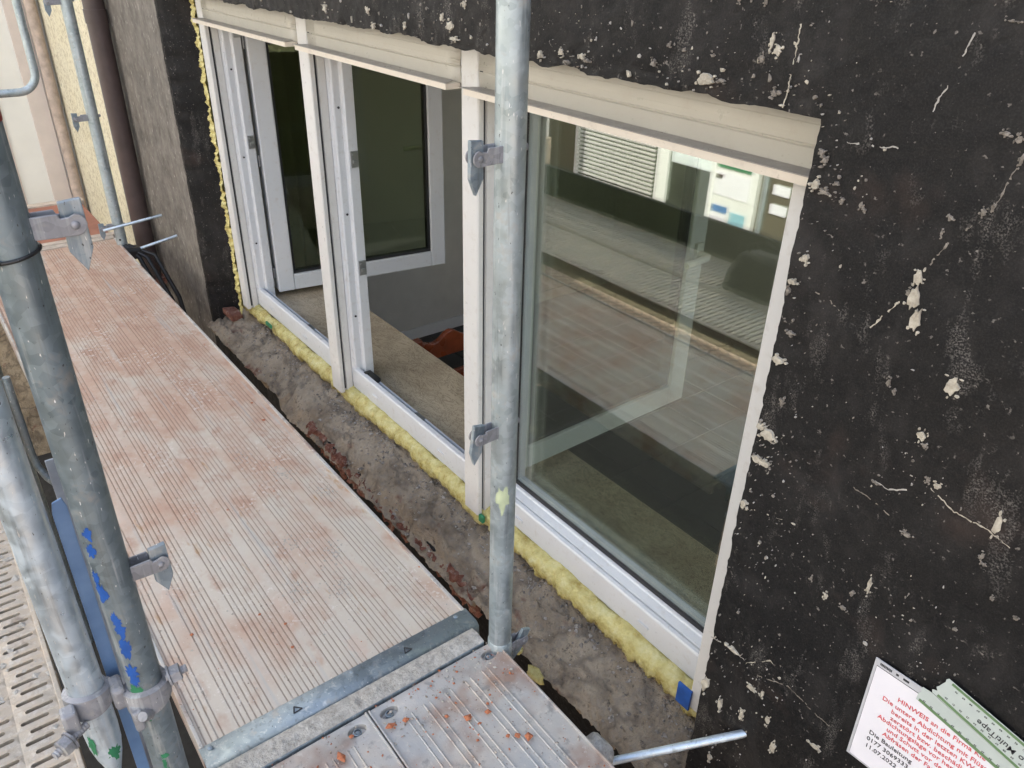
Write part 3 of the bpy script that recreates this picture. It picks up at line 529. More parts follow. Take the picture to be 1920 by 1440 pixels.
bx(MB(), -.2, .22, -.2, .22, .44, .47).build('seat', 'chairseat', ch, bevel=.01)
top = [(-.2+.42*k/24, .80+.055+.028*math.cos((k/24-.5)*4*math.pi)*(.5+.5*math.cos((k/24-.5)*2*math.pi))) for k in range(25)]
poly = [chx(-.19, y, z)[1:] for y, z in top]+[chx(-.19, .22, .76)[1:], chx(-.19, -.2, .76)[1:]]
MB().prism(poly, 'X', -2.75, -2.722).build('top_rail', 'chairwood', ch, bevel=.004)
bx(MB(), -.19, -.168, -.15, .17, .62, .67).build('back_rail', 'chairwood', ch, bevel=.004)
bx(MB(), -.19, -.168, -.15, .17, .52, .56).build('back_rail', 'chairwood', ch, bevel=.004)
# ================================================================== broken sill, foam, debris
def sill_h(x, t):
    # t 0 at the frame, 1 at the front edge
    z = lerp(-.212, -.318, t**1.15)
    z += .009*fbm(x*5, t*1.6, 2, 5)+.0045*fbm(x*26, t*5, 7, 4)+.003*fbm(x*80, t*14, 1, 3)
    z += .005*abs(fbm(x*9+3, t*3.3, 5, 4))-.012*max(0, fbm(x*11, t*5, 12, 3)-.25)*2.2
    z += .008*math.floor(2.2*fbm(x*3.1, t*2.4, 6, 2))*.5
    if -2.7 < x < -1.35: z += -.030*max(0, min(1, (t-.74-.12*fbm(x*6, 1.7, 0, 4))*9))
    if t < .25: z -= .012*(1-t/.25)*(.6+fbm(x*14, 0, 3))
    return z
mb = MB(); NX, NT, ND = 420, 44, 14
xs = [-3.58+(3.0)*k/NX for k in range(NX+1)]
vs = []
for x in xs:
    front = -.030+.016*fbm(x*4, 1.1, 0, 5)+.006*fbm(x*22, 2, 0, 4)
    for j in range(NT+1):
        t = j/NT; vs.append((x, lerp(.17, front, t), sill_h(x, t)))
    ze = sill_h(x, 1)
    for j in range(1, ND+1):
        t = j/ND; vs.append((x, lerp(front, .02, t**.6)+.006*fbm(x*18, t*5, 9, 4)*(1-t), ze-.11*t))
n = NT+ND+1
mb.add(vs, [(i*n+k, i*n+k+1, (i+1)*n+k+1, (i+1)*n+k) for i in range(NX) for k in range(n-1)])
sl_ = tag(mb.build('window_sill', 'sill', smooth=60, fixn=False), 'rough hacked off brick and mortar sill below the window frame', 'sill')
x = -2.5; rb = random.Random(5)
while x < -1.35:                               # broken red bricks that show along the front edge
    w_ = .09+.09*rb.random(); z = -.385+.006*rb.random(); y = -.022+.012*rb.random()
    m = MB(); nx, ny, nz = 14, 6, 5; h = .044+.012*rb.random()
    vs = []; fs = []
    def Pb(u, v, q): 
        X, Y, Z = x+w_*u, y+.07*v, z+h*q
        return (X+.006*fbm(X*50, Y*50, Z*50), Y+.016*fbm(Y*30, X*34, Z*40), Z+.016*fbm(Z*30+3, X*36, Y*40))
    for i in range(nx+1):
        for j in range(ny+1): vs.append(Pb(i/nx, j/ny, 1))
    o_ = len(vs)
    for i in range(nx+1):
        for j in range(nz+1): vs.append(Pb(i/nx, 0, 1-j/nz))
    fs = [(i*(ny+1)+j, (i+1)*(ny+1)+j, (i+1)*(ny+1)+j+1, i*(ny+1)+j+1) for i in range(nx) for j in range(ny)]
    fs += [(o_+i*(nz+1)+j, o_+i*(nz+1)+j+1, o_+(i+1)*(nz+1)+j+1, o_+(i+1)*(nz+1)+j) for i in range(nx) for j in range(nz)]
    m.add(vs, fs); m.build('brick', 'brick', sl_); x += w_+.004+.04*rb.random()**3
m = MB(); vs = []
for k, (y0, z0) in enumerate(((.045, -.243),)):
    MB().box(-3.56, -3.42, y0, y0+.055, z0-.02, z0+.012).build('brick', 'brick', sl_, bevel=.006)
# foam beads
def foam(x0, x1, label, seed, r=.032):
    m = MB(); n = int((x1-x0)/.0035); nv = 26; vs = []
    for i in range(n+1):
        x = lerp(x0, x1, i/n); e = min(1, i/8, (n-i)/8); e = math.sqrt(max(0, e*(2-e)))*.85+.15
        for j in range(nv+1):
            v = j/nv; a_ = R(lerp(85, 275, v))
            sk = x+.02*v
            rr = r*(1+.24*fbm(sk*6.5, seed, v*.5, 3)+.10*fbm(sk*19, seed+3, v, 2)+(.03+.07*v)*fbm(sk*42, seed+4, v*2.0, 3)+(.01+.06*v)*fbm(sk*130, seed, v*9, 3)-.05*max(0, fbm(sk*36+v*1.5, seed+7, 0, 2)))
            rr *= 1+.7*max(0, v-.5)*(.5+1.5*fbm(sk*30, seed+9, 0, 4)+.9*fbm(sk*110, seed+2, v*3, 3))
            y = .136+math.cos(a_)*rr*1.25*e; z = -.174+math.sin(a_)*rr*1.12*e
            vs.append((x, y, z))
    m.add(vs, [(i*(nv+1)+j, i*(nv+1)+j+1, (i+1)*(nv+1)+j+1, (i+1)*(nv+1)+j) for i in range(n) for j in range(nv)])
    return tag(m.build('foam_bead', 'foam', smooth=80, fixn=False), label, 'foam', 'yellow foam around the window')
foam(-3.42, -2.40, 'yellow foam bead under the far left window bay', 1.7, .026)
foam(-2.45, -1.50, 'yellow foam bead under the middle window bay', 6.2, .028)
foam(-1.55, -.605, 'shiny yellow foam bead under the fixed right pane', 12.4, .031)
m = MB(); n = 330; nv = 12; vs = []
for i in range(n+1):
    z = lerp(-.2, 1.18, i/n)
    for j in range(nv+1):
        a_ = R(lerp(95, 300, j/nv)); rr = .034*(1+.35*fbm(z*18, 3, j*.12, 4)+.25*fbm(z*70, 8, j*.3, 3))
        vs.append((-3.368+math.cos(a_)*rr*1.25, .108+math.sin(a_)*rr*.9, z))
m.add(vs, [(i*(nv+1)+j, i*(nv+1)+j+1, (i+1)*(nv+1)+j+1, (i+1)*(nv+1)+j) for i in range(n) for j in range(nv)])
tag(m.build('foam_bead', 'foam', smooth=80, fixn=False), 'upright yellow foam seam along the far left window jamb', 'foam', 'yellow foam around the window')
for k, (x, y, z, r) in enumerate(((-1.118, -.045, -.300, .011), (-1.035, -.05, -.315, .016))):
    m = MB(); nu, nv = 14, 9; vs = []
    for i in range(nu):
        for j in range(nv+1):
            a_, b_ = 2*math.pi*i/nu, math.pi*j/nv; q = r*(1+.4*fbm(math.cos(a_)*1.5+k*7, math.sin(a_)*1.5, math.cos(b_)*1.5))
            vs.append((x+q*1.7*math.cos(a_)*math.sin(b_), y+q*math.sin(a_)*math.sin(b_), z+q*.8*math.cos(b_)))
    m.add(vs, [(i*(nv+1)+j, ((i+1) % nu)*(nv+1)+j, ((i+1) % nu)*(nv+1)+j+1, i*(nv+1)+j+1) for i in range(nu) for j in range(nv)])
    tag(m.build('foam_blob', 'foam', smooth=80), 'small yellow foam blob on the sill edge beside the pole foot' if k == 0 else 'larger yellow foam drip on the sill edge right of the pole foot', 'foam')
tag(MB().box(-.70, -.662, .078, .084, -.165, -.105).build('spacer_shim', 'blue', bevel=.001), 'dark blue plastic shim at the right end of the foam', 'shim')
tag(MB().box(-3.09, -3.035, .088, .096, -.158, -.142).build('spacer_shim', 'green', bevel=.001), 'green plastic shim in the foam under the far bay', 'shim')
tag(MB().box(-1.485, -1.465, .088, .098, -.175, -.152).build('spacer_shim', 'green', bevel=.001), 'green plastic shim beside the upright pole', 'shim')
m = MB(); rg = random.Random(11)
for _ in range(2600):
    x = rg.uniform(-3.3, -.63); t = abs(rg.gauss(.30, .12)) if rg.random() < .75 else rg.random()*.9
    if fbm(x*5, 8.8) < .0 and rg.random() < .7: continue
    if t > .97: continue
    rock(m, (x, lerp(.17, -.03, t), sill_h(x, t)+.001), .0018+.006*rg.random()**3, .8, rg.random())
for _ in range(110):
    x = rg.uniform(-3.2, -.65); t = rg.uniform(.2, .95); rock(m, (x, lerp(.17, -.03, t), sill_h(x, t)+.001), .004+.008*rg.random()**2, .6, rg.random())
stuff(tag(m.build('mortar_rubble', 'gravel'), 'loose grey mortar crumbs lying along the foam on the sill', 'rubble'))
# ================================================================== scaffold
# --- ribbed main deck
dk = empty('ribbed_deck', (-2.55, -.54, 0), 'long ribbed aluminium scaffold deck red with brick dust', 'scaffold deck')
DY0, DY1, DX0, DX1 = -.838, -.243, -4.115, -1.072
pl = [(DY0+.008, 0)]; y = DY0+.012; cnt = 0
groups = [4, 7, 8, 7, 8, 7]; gi = 0
while y < DY1-.014:
    pl += [(y, 0), (y+.0006, -.0020), (y+.0026, -.0020), (y+.0032, 0)]; y += .0112; cnt += 1
    if cnt == groups[gi % 6]: y += .019; cnt = 0; gi += 1
pl.append((DY1-.008, 0))
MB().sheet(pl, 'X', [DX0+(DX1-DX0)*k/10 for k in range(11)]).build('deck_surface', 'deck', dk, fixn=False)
for y0, y1 in ((DY0, DY0+.008), (DY1-.008, DY1)): MB().box(DX0, DX1, y0, y1, -.06, .005).build('side_rail', 'deck_grey', dk, bevel=.0015)
MB().box(DX0, DX1, DY0+.009, DY1-.009, -.03, -.006).build('deck_underside', 'deck_grey', dk)
capn = [(DX1-.004, .0015), (DX1-.002, .0035), (DX1+.030, .0035), (DX1+.044, .0025), (DX1+.052, -.004), (DX1+.054, -.05)]
m = MB(); m.sheet([(z, 0) for z in (0, 1)], 'X', [0, 1]); m = MB()
m.add([(x, yy, z) for yy in (DY0-.002, DY1+.003) for x, z in capn], [(k, k+1, len(capn)+k+1, len(capn)+k) for k in range(len(capn)-1)])
ec = m.build('end_cap', 'zinc', dk, smooth=40); md = ec.modifiers.new('s', 'SOLIDIFY'); md.thickness = .002
for yy in (-.822, -.53, -.272):
    MB().tube([(DX1+.008, yy, .003), (DX1+.008, yy, .0055), (DX1+.008, yy, .0065)], [.0055, .005, .0025], 12).build('rivet', 'zinc', ec, smooth=50)
for yy in (-.66, -.41):                      # stamped triangles
    for a_, b_ in (((0, 0), (.016, .012)), ((.016, .012), (.018, -.006)), ((.018, -.006), (0, 0))):
        MB().tube([(DX1+.016+a_[0]*.8, yy+a_[1], .0045), (DX1+.016+b_[0]*.8, yy+b_[1], .0045)], .0012, 5).build('stamped_mark', 'slotdark', ec)
MB().box(DX0-.045, DX0-.002, DY0, DY1, -.05, .006).build('end_cap', 'oldwood', dk, bevel=.003)
# --- cross beam heaped with mortar between the two decks
tr = empty('cross_beam', (-.985, -.56, -.03), 'scaffold cross beam caked with pale mortar at the deck joint', 'scaffold beam')
MB().box(-1.016, -.968, -.875, -.262, -.045, .004).build('beam', 'zinc', tr, bevel=.003)
m = MB(); nx, ny = 7, 150; vs = []
for j in range(ny+1):
    for i in range(nx+1):
        yy = lerp(-.872, -.262, j/ny); xx = lerp(-1.0155, -.969, i/nx); e = min(i, nx-i)/2.2
        vs.append((xx, yy, .0045+min(1, e)*(.0035+.0030*fbm(xx*60, yy*30, 0, 4)+.0018*fbm(xx*160, yy*140, 3, 3))))
m.add(vs, [(j*(nx+1)+i, j*(nx+1)+i+1, (j+1)*(nx+1)+i+1, (j+1)*(nx+1)+i) for j in range(ny) for i in range(nx)])
m.build('mortar_crust', 'mortar', tr, smooth=80, fixn=False)
# --- near planks
def plank(y0, y1, holes, label):
    d = empty('near_plank', (-.3, (y0+y1)/2, -.04), label, 'scaffold deck', 'planks of the near bay')
    X0, X1 = -.962, 1.9
    ys = sorted([y0+.004, y1-.004]+[y0+(y1-y0)*f+s for f in (.2, .34, .5, .66, .8) for s in (-.0075, -.0055, -.0045, -.0025, .0025, .0045, .0055, .0075)])
    zz = {}
    line = []
    for yy in ys: line.append((yy, 0.))
    line2 = [(y0+.004, 0.)]
    for f in (.2, .34, .5, .66, .8):
        c_ = y0+(y1-y0)*f
        for s in (-.007, .007): line2 += [(c_+s-.0018, 0), (c_+s-.0005, .0022), (c_+s+.0005, .0022), (c_+s+.0018, 0)]
    line2.append((y1-.004, 0.))
    XH = X0+.052
    MB().sheet(line2, 'X', [XH, X1]).build('tread', 'deck_grey', d, fixn=False)
    # flat head plate with the oval bolt recesses cut in
    m = MB(); hs = sorted(holes); cuts = []
    n = 28; hx = X0+.025
    edges = [y0+.004]+[(hs[k]+hs[k+1])/2 for k in range(len(hs)-1)]+[y1-.004]
    for k, hy in enumerate(hs):
        a0, a1 = edges[k], edges[k+1]; vs = []; fs = []
        for q in range(n):
            t = 2*math.pi*q/n; cx_, cy_ = math.cos(t), math.sin(t)
            vs.append((hx+.0125*cx_, hy+.019*cy_, 0)); 
            sc = min((.027/abs(cx_)) if cx_ > 0 else (.025/abs(cx_)) if cx_ < 0 else 9, ((a1-hy)/cy_) if cy_ > 1e-6 else ((a0-hy)/cy_) if cy_ < -1e-6 else 9)
            vs.append((hx+sc*cx_, hy+sc*cy_, 0)); vs.append((hx+.011*cx_, hy+.0172*cy_, -.012)); vs.append((hx+.015*cx_, hy+.0215*cy_, .0012))
        for ux_, uy_ in ((.027, a1-hy), (.027, a0-hy), (-.025, a1-hy), (-.025, a0-hy)):
            qb = min(range(n), key=lambda q: -((math.cos(2*math.pi*q/n)*ux_+math.sin(2*math.pi*q/n)*uy_))); vs[4*qb+1] = (hx+ux_, hy+uy_, 0)
        for q in range(n):
            r_ = (q+1) % n; fs += [(4*q+3, 4*q+1, 4*r_+1, 4*r_+3), (4*q, 4*q+3, 4*r_+3, 4*r_), (4*q+2, 4*q, 4*r_, 4*r_+2)]
        fs.append(tuple(4*q+2 for q in range(n)))
        m.add(vs, fs)
    hd = m.build('head_plate', 'deck_grey', d, smooth=40)
    for hy in hs:
        MB().tube([(hx, hy, -.013), (hx, hy, -.004), (hx, hy, -.0035)], [.0085, .0085, .0065], 16, False).tube([(hx, hy, -.013), (hx, hy, -.0055)], .004, 10).build('bolt', 'zinc', hd, smooth=40)
    for a_, b_ in ((y0, y0+.004), (y1-.004, y1)): MB().box(X0, X1, a_, b_, -.06, .0045).build('side_rail', 'deck_grey', d, bevel=.0012)
    MB().box(X0, X0+.0028, y0+.004, y1-.004, -.05, -.0005).build('front_edge', 'zinc', d)
    return d
plank(-.548, -.241, (-.272, -.514), 'grey aluminium plank nearest the wall in front of the cross beam')
plank(-.857, -.551, (-.584, -.82), 'grey aluminium plank away from the wall in front of the cross beam')
# --- slotted steel planks outside the posts
def slotted(y0, y1, label):
    d = empty('slotted_plank', (-2.5, (y0+y1)/2, 0), label, 'scaffold deck', 'slotted steel planks')
    m = MB(); X0, X1 = -4.05, -.6; px = .0265; ncol = 4; pw = (y1-y0-.02)/ncol; n = 12
    k = 0; x = X0+.01
    while x+px < X1:
        for c_ in range(ncol):
            cx_ = x+px/2; off = (pw*.0 if k % 2 == 0 else 0); cy_ = y0+.01+pw*(c_+.5)
            sh = .006 if k % 2 else -.006
            vs = []; fs = []; hl, hw = pw*.5-.013, .0048
            for q in range(n):
                t = 2*math.pi*(q+.5)/n; ux, uy = math.cos(t), math.sin(t)
                hx_, hy_ = hw*ux, hw*uy+(hl-hw)*(1 if uy > 0 else -1)+sh
                sc = min(px/2/max(1e-6, abs(ux)), pw/2/max(1e-6, abs(uy)))
                ex, ey = max(-px/2, min(px/2, ux*9)), max(-pw/2, min(pw/2, uy*9*pw/px*.5))
                vs += [(cx_+hx_, cy_+hy_, -.007), (cx_+hx_, cy_+hy_, .0028), (cx_+hx_*1.9, cy_+hy_+ (.004 if uy > 0 else -.004), .0018), (cx_+ex, cy_+ey, 0)]
            for q in range(n):
                r_ = (q+1) % n
                for a_ in range(3): fs.append((4*q+a_, 4*q+a_+1, 4*r_+a_+1, 4*r_+a_))
            m.add(vs, fs)
        x += px; k += 1
    stuff(m.build('slotted_tread', 'slot', d, smooth=50))
    for a_, b_ in ((y0, y0+.01), (y1-.01, y1)): MB().box(X0, X1, a_, b_, -.06, .006).build('side_rail', 'slot', d, bevel=.002)
    MB().box(X0+.01, X1, y0+.01, y1-.01, -.03, -.022).build('slot_shade_sheet', 'slotdark', d)  # dark sheet added under the slots to paint their shade
slotted(-1.335, -1.015, 'slotted steel plank splashed with mortar left of the poles')
slotted(-1.665, -1.345, 'outer slotted steel plank beside the dark toe board')
m = MB(); rg = random.Random(21)
for _ in range(320):
    x, yy = rg.uniform(-2.3, -1.0), rg.uniform(-1.32, -1.02)
    if fbm(x*8, yy*8, 3) < .02: continue
    rock(m, (x, yy, .002), .002+.010*rg.random()**2, .35, rg.random())
stuff(tag(m.build('mortar_splashes', 'mortar'), 'dried pale mortar lumps on the slotted steel plank', 'mortar'))
tb = tag(MB().box(-4.05, .9, -1.72, -1.69, -.02, .165).build('toe_board', 'toe', bevel=.004), 'dark stained toe board along the outer slotted plank', 'toe board')
# black bag shape added for an unidentified dark form mirrored in the glass
m = MB(); nu, nv = 24, 10; vs = []
for i in range(nu):
    for j in range(nv+1):
        a_ = 2*math.pi*i/nu; t = j/nv; sx = abs(math.cos(a_))**.5*math.copysign(1, math.cos(a_)); sy = abs(math.sin(a_))**.5*math.copysign(1, math.sin(a_))
        q = (1-.35*t**2)*(1+.08*fbm(sx*2, sy*2, t*3)); vs.append((-1.86+.15*sx*q, -1.48+.10*sy*q, .004+.16*t+.01*fbm(sx*3, sy*3)))
m.add(vs, [(i*(nv+1)+j, ((i+1) % nu)*(nv+1)+j, ((i+1) % nu)*(nv+1)+j+1, i*(nv+1)+j+1) for i in range(nu) for j in range(nv)]+[tuple(i*(nv+1)+nv for i in range(nu))])
bg = m.build('dark_bag_shape', 'rubberbag', smooth=60); tag(bg, 'black bag shape added on the slotted plank for a dark form mirrored in the right pane', 'bag')
MB().tube([(-1.95, -1.48, .13), (-1.93, -1.48, .2), (-1.86, -1.48, .225), (-1.79, -1.48, .2), (-1.77, -1.48, .13)], .009, 8).build('strap', 'rubberbag', bg, smooth=60)
# --- plywood deck of the next bay
pd = empty('plywood_deck', (-4.55, -.54, 0), 'red brown plywood deck beyond the ribbed deck', 'scaffold deck')
MB().box(-4.86, -4.21, -.84, -.245, -.03, 0).build('board', 'ply', pd, bevel=.002)
MB().box(-4.208, -4.165, -.84, -.225, -.03, .008).build('batten', 'oldwood', pd, bevel=.003); MB().box(-4.925, -4.862, -.84, -.225, -.03, .008).build('batten', 'oldwood', pd, bevel=.003)
# --- standards with guard rail pins
def pin(par, px_, py_, z, s, size=1., tilt=.0, stub=True):
    m = MB(); y0 = py_+s*.021; y1 = py_+s*.078*size; h = .0125; wd_ = .0115
    a_, b_ = min(y0, y1), max(y0, y1)
    # folded U-shaped arm with rounded tip
    prof = [(y0, z-h), (y0, z+h), (py_+s*.048, z+h), (py_+s*.050, z+h*.55), (py_+s*.062*size, z+h*.6)]
    c_ = (py_+s*.066*size, z-.002)
    prof += [(c_[0]+s*.0125*math.sin(R(q)), c_[1]+.0125*math.cos(R(q))) for q in range(10, 171, 20)]
    for xa in (-wd_, wd_-.003): m.prism(prof, 'X', px_+xa, px_+xa+.003)
    m.box(px_-wd_+.003, px_+wd_-.003, a_, min(b_, max(a_, b_))-.03 if s > 0 else b_, z-h, z-h+.003) if s > 0 else m.box(px_-wd_+.003, px_+wd_-.003, a_+.03, b_, z-h, z-h+.003)
    arm = m.build('guard_rail_pin', 'cast', par, bevel=.0012)
    t = [(-.0105, .024), (.0125, .026), (.0135, -.03), (0.003, -.056), (-.0105, -.032)]
    ct, st_ = math.cos(tilt), math.sin(tilt)
    poly = [(c_[0]+s*(u*ct-v*st_), c_[1]+(u*st_+v*ct)) for u, v in t]
    MB().prism(poly, 'X', px_-.004, px_+.004).build('toggle', 'zinc', arm, bevel=.001)
    MB().tube([(px_-wd_-.0025, *c_), (px_-wd_-.001, *c_), (px_+wd_+.001, *c_), (px_+wd_+.003, *c_)], [.003, .0048, .0048, .003], 12).build('rivet', 'cast', arm, smooth=50)
    if stub: MB().tube([(px_, py_-s*.02, z+.004), (px_, py_-s*.030, z+.004), (px_, py_-s*.032, z+.004)], [.0065, .0065, .004], 12).build('rivet_end', 'cast', par, smooth=50)
def standard(x, y, z0, z1, label, mat, group='upright scaffold poles'):
    p = empty('scaffold_pole', (x, y, z0), label, 'scaffold pole', group)
    t = MB().tube([(x, y, z0+(z1-z0)*k/16) for k in range(17)], .02415, 40).build('tube', mat, p, smooth=60); return p, t
def patch(par, x, y, r, ang, z, wa, hz, mat, seed):
    rp = random.Random(seed); n = 26; nr = 4; vs = [(x+r*math.cos(ang), y+r*math.sin(ang), z)]
    jag = [1-.55*rp.random() for _ in range(n)]
    for j in range(1, nr+1):
        for k in range(n):
            t = 2*math.pi*k/n; q = jag[k]*j/nr; a_ = ang+wa*q*math.cos(t)/r; vs.append((x+r*math.cos(a_), y+r*math.sin(a_), z+hz*q*math.sin(t)))
    fs = [(0, 1+k, 1+(k+1) % n) for k in range(n)]+[(1+(j-1)*n+k, 1+j*n+k, 1+j*n+(k+1) % n, 1+(j-1)*n+(k+1) % n) for j in range(1, nr) for k in range(n)]
    return MB().add(vs, fs).build('paint_patch', mat, par, smooth=60)
pm, tm_ = standard(-.95, -.234, -.06, 2.6, 'upright galvanised scaffold pole in front of the fixed right pane', 'galv')
pin(pm, -.95, -.234, 1.048, -1, .95); pin(pm, -.95, -.234, .556, -1, .9, .12); pin(pm, -.95, -.234, -.022, 1, .9, -.5, False)
MB().tube([(-.95, -.234, -.07), (-.95, -.234, .012), (-.95, -.234, .014)], [.0262, .0262, .0246], 32).build('foot_socket', 'galv', pm, smooth=40)
patch(pm, -.95, -.234, .0247, R(-40), .405, .015, .042, 'limepaint', 4)
plf, tl_ = standard(-.95, -.899, -.4, 2.6, 'thick weathered grey scaffold pole nearest the camera at left', 'galv_dark')
pin(plf, -.95, -.899, 1.047, 1, .95, 0, False); pin(plf, -.95, -.899, .561, 1, .9, 0, False)
m = MB().tube([(-.95, -.899, 1.158), (-.95, -.899, 1.16), (-.95, -.899, 1.4)], [.0246, .0249, .0249], 40); m.build('red_sleeve', 'redpaint', plf, smooth=50)
rp = random.Random(17)
for k in range(15):
    if k in (2, 5, 9): continue
    z = .655-.028*k*(.9)+rp.uniform(-.006, .006); big = .5+rp.random()
    patch(plf, -.95, -.899, .0248, R(-52+rp.uniform(-8, 14)+k*1.2), z, .005+.005*big*(1 if k > 2 else .4), .008+.012*big*(.4 if k < 2 else 1), 'blue' if z > .375 else 'green', 30+k)
for k in range(5): patch(plf, -.95, -.899, .0248, R(-18+rp.uniform(-8, 8)), .21-.018*k, .004+.004*rp.random(), .008+.008*rp.random(), 'green', 60+k)
pf, tf_ = standard(-4.02, -.234, -2.3, 2.6, 'far upright scaffold pole standing before the cream house', 'galv')
pin(pf, -4.02, -.234, .592, -1, 1.1); pin(pf, -4.02, -.234, 1.06, -1, 1.1); pin(pf, -4.02, -.234, .09, -1, 1.1)
MB().tube([(-4.02, -.234, .028), (-3.995, -.245, .028)], .005, 8).build('pin_hole', 'slotdark', pf)
po, to_ = standard(-4.02, -.899, -2.3, 2.6, 'far outer scaffold pole at the street side of the deck', 'galv')
# --- bright tube clamped beside the left pole, pinched shut at its lower end
T2 = (-.982, -.9715)
t2 = empty('clamped_tube', (*T2, .15), 'bright galvanised tube with pinched green end beside the left pole', 'tube')
zs = [.168, .172, .19, .215, .24, .27, .30, .5, .8, 1.2, 1.9]
fl = [(.9, .16), (1.1, .24), (1.08, .5), (1.05, .78), (1.02, .94)]+[(1, 1)]*6
MB().tube([(*T2, z) for z in zs], .0242, 36, True, fl).build('tube', 'galv_bright', t2, smooth=70)
patch(t2, T2[0], T2[1], .0250, R(15), .232, .012, .022, 'green', 91); patch(t2, T2[0], T2[1], .0250, R(-45), .262, .008, .03, 'green', 92)
# --- swivel coupler
cp = empty('swivel_coupler', (-.966, -.935, .34), 'cast steel swivel coupler joining left pole and bright tube', 'coupler')
def band(x, y, z, a0, a1, ri, ro, h, tz=0):
    m = MB(); n = 30; vs = []
    for k in range(n+1):
        a_ = lerp(a0, a1, k/n); c_, s_ = math.cos(a_), math.sin(a_); dz = tz*s_
        w_ = h*(.82+.18*math.cos((k/n-.5)*6))
        vs += [(x+ri*c_, y+ri*s_, z-w_/2+dz), (x+ro*c_, y+ro*s_, z-w_/2+.003+dz), (x+ro*1.03*c_, y+ro*1.03*s_, z+dz), (x+ro*c_, y+ro*s_, z+w_/2-.003+dz), (x+ri*c_, y+ri*s_, z+w_/2+dz)]
    fs = [(5*k+j, 5*k+(j+1) % 5, 5*k+5+(j+1) % 5, 5*k+5+j) for k in range(n) for j in range(5)]+[(0, 1, 2, 3, 4), tuple(5*n+j for j in range(5))]
    return m.add(vs, fs)
band(-.95, -.899, .335, R(-150), R(95), .0246, .0325, .050, .004).build('pole_jaw', 'cast', cp, smooth=45)
band(-.95, -.899, .335, R(105), R(205), .0246, .0325, .050).build('pole_jaw', 'cast', cp, smooth=45)
band(*T2, .345, R(-160), R(100), .0246, .0320, .046).build('tube_jaw', 'cast', cp, smooth=45)
band(*T2, .345, R(108), R(195), .0246, .0295, .036).build('tube_jaw', 'cast', cp, smooth=45)
MB().box(-.985, -.948, -.945, -.926, .318, .36).build('saddle', 'cast', cp, bevel=.006)
def bolt(p0, d, L, parent, fr=.52):
    d = Vector(d).normalized(); p0 = Vector(p0); pts = []; rs = []
    k = 0
    for i in range(int(L/.0022)): pts.append(p0+d*(.0022*i)); rs.append(.0064 if i % 2 else .0056)
    b = MB().tube(pts, rs, 12).build('threaded_bolt', 'cast', parent)
    MB().tube([p0+d*L*fr, p0+d*(L*fr+.001), p0+d*(L*fr+.014), p0+d*(L*fr+.015)], [.012, .0142, .0142, .012], 6).build('nut', 'cast', b)
    MB().tube([p0+d*(L*fr-.003), p0+d*(L*fr)], .0155, 20).build('washer', 'cast', b, smooth=40)
bolt((-.935, -.873, .357), (.12, 1, .12), .034, cp, .2)
bolt((-.948, -.985, .325), (.55, -1, -.05), .058, cp)
MB().tube([(-.921, -.909, .318), (-.917, -.912, .322), (-.909, -.918, .33)], [.010, .010, .007], 14).build('hinge_pin', 'cast', cp, smooth=40)
MB().box(-.942, -.915, -.930, -.916, .295, .335).build('jaw_lug', 'cast', cp, bevel=.004)
MB().box(-.962, -.938, -1.012, -.992, .325, .365).build('jaw_lug', 'cast', cp, bevel=.004)
# --- flat bars between the two tubes
tag(MB().prism([(-.944, -.32), (-.928, -.32), (-.9225, .662), (-.926, .676), (-.938, .672), (-.9415, .655)], 'X', -1.002, -.999).build('flat_bar', 'skybar', bevel=.0008), 'steel flat bar tinted with reflected sky blue between the left pole and the bright tube', 'flat bar')
tag(MB().box(-1.20, -1.196, -.924, -.905, -.5, .62).build('flat_bar', 'greybar', bevel=.001), 'grey steel flat bar behind the sky tinted bar and left pole', 'flat bar')
# --- lower bits seen through the gap
tag(MB().tube([(-3.3, -.955, -2.3), (-3.3, -.955, -.05)], .024, 20).build('lower_post', 'pipe_brown', smooth=60), 'dark post below deck level seen in the gap at left', 'post')
tag(MB().tube([(-2.75, -.90, .05), (-2.75, -.90, -.25), (-2.74, -.895, -.30), (-2.70, -.88, -.33), (-2.62, -.85, -.34), (-2.5, -.82, -.34)], .012, 12).build('bent_bar', 'galv_dark', smooth=60), 'thin bent dark bar under the deck edge at left', 'bar')
# --- end guard rail frame
r_ = .08; pts = [(-4.07, -.41, 1.9), (-4.07, -.41, .79)]+[(-4.07, -.49+r_*math.cos(R(t)), .79-r_*math.sin(R(t))) for t in range(10, 91, 10)]+[(-4.07, -.87, .71)]
tag(MB().tube(pts, .0165, 16).build('end_guard_rail', 'galv', smooth=60), 'bent grey guard rail tube closing the far end of the deck', 'guard rail')
# --- wall ties
def tie(p0, p1, r, label, mat='galv_bright'):
    p0, p1 = Vector(p0), Vector(p1); return tag(MB().tube([p0, p0.lerp(p1, .02), p0.lerp(p1, .98), p1], [r*.8, r, r, r*.8], 14).build('wall_tie', mat, smooth=50), label, 'wall tie', 'wall ties')
tie((-3.98, -.31, .09), (-3.95, -.045, .128), .007, 'upper thin tie rod beside the far pole')
tie((-3.96, -.24, -.03), (-3.93, .002, .022), .007, 'lower thin tie rod beside the far pole')
tie((-.67, -.26, -.085), (-.483, .006, .014), .008, 'galvanised tie rod running into the black wall below the notice')
m = MB(); nu, nv = 16, 10; vs = []
for i in range(nu):
    for j in range(nv+1):
        a_, b_ = 2*math.pi*i/nu, math.pi*j/nv; q = 1+.2*fbm(math.cos(a_)*2, math.sin(a_)*2, math.cos(b_)*2)
        vs.append((-.655+.035*q*math.cos(a_)*math.sin(b_), -.215+.03*q*math.sin(a_)*math.sin(b_), -.06+.04*q*math.cos(b_)))
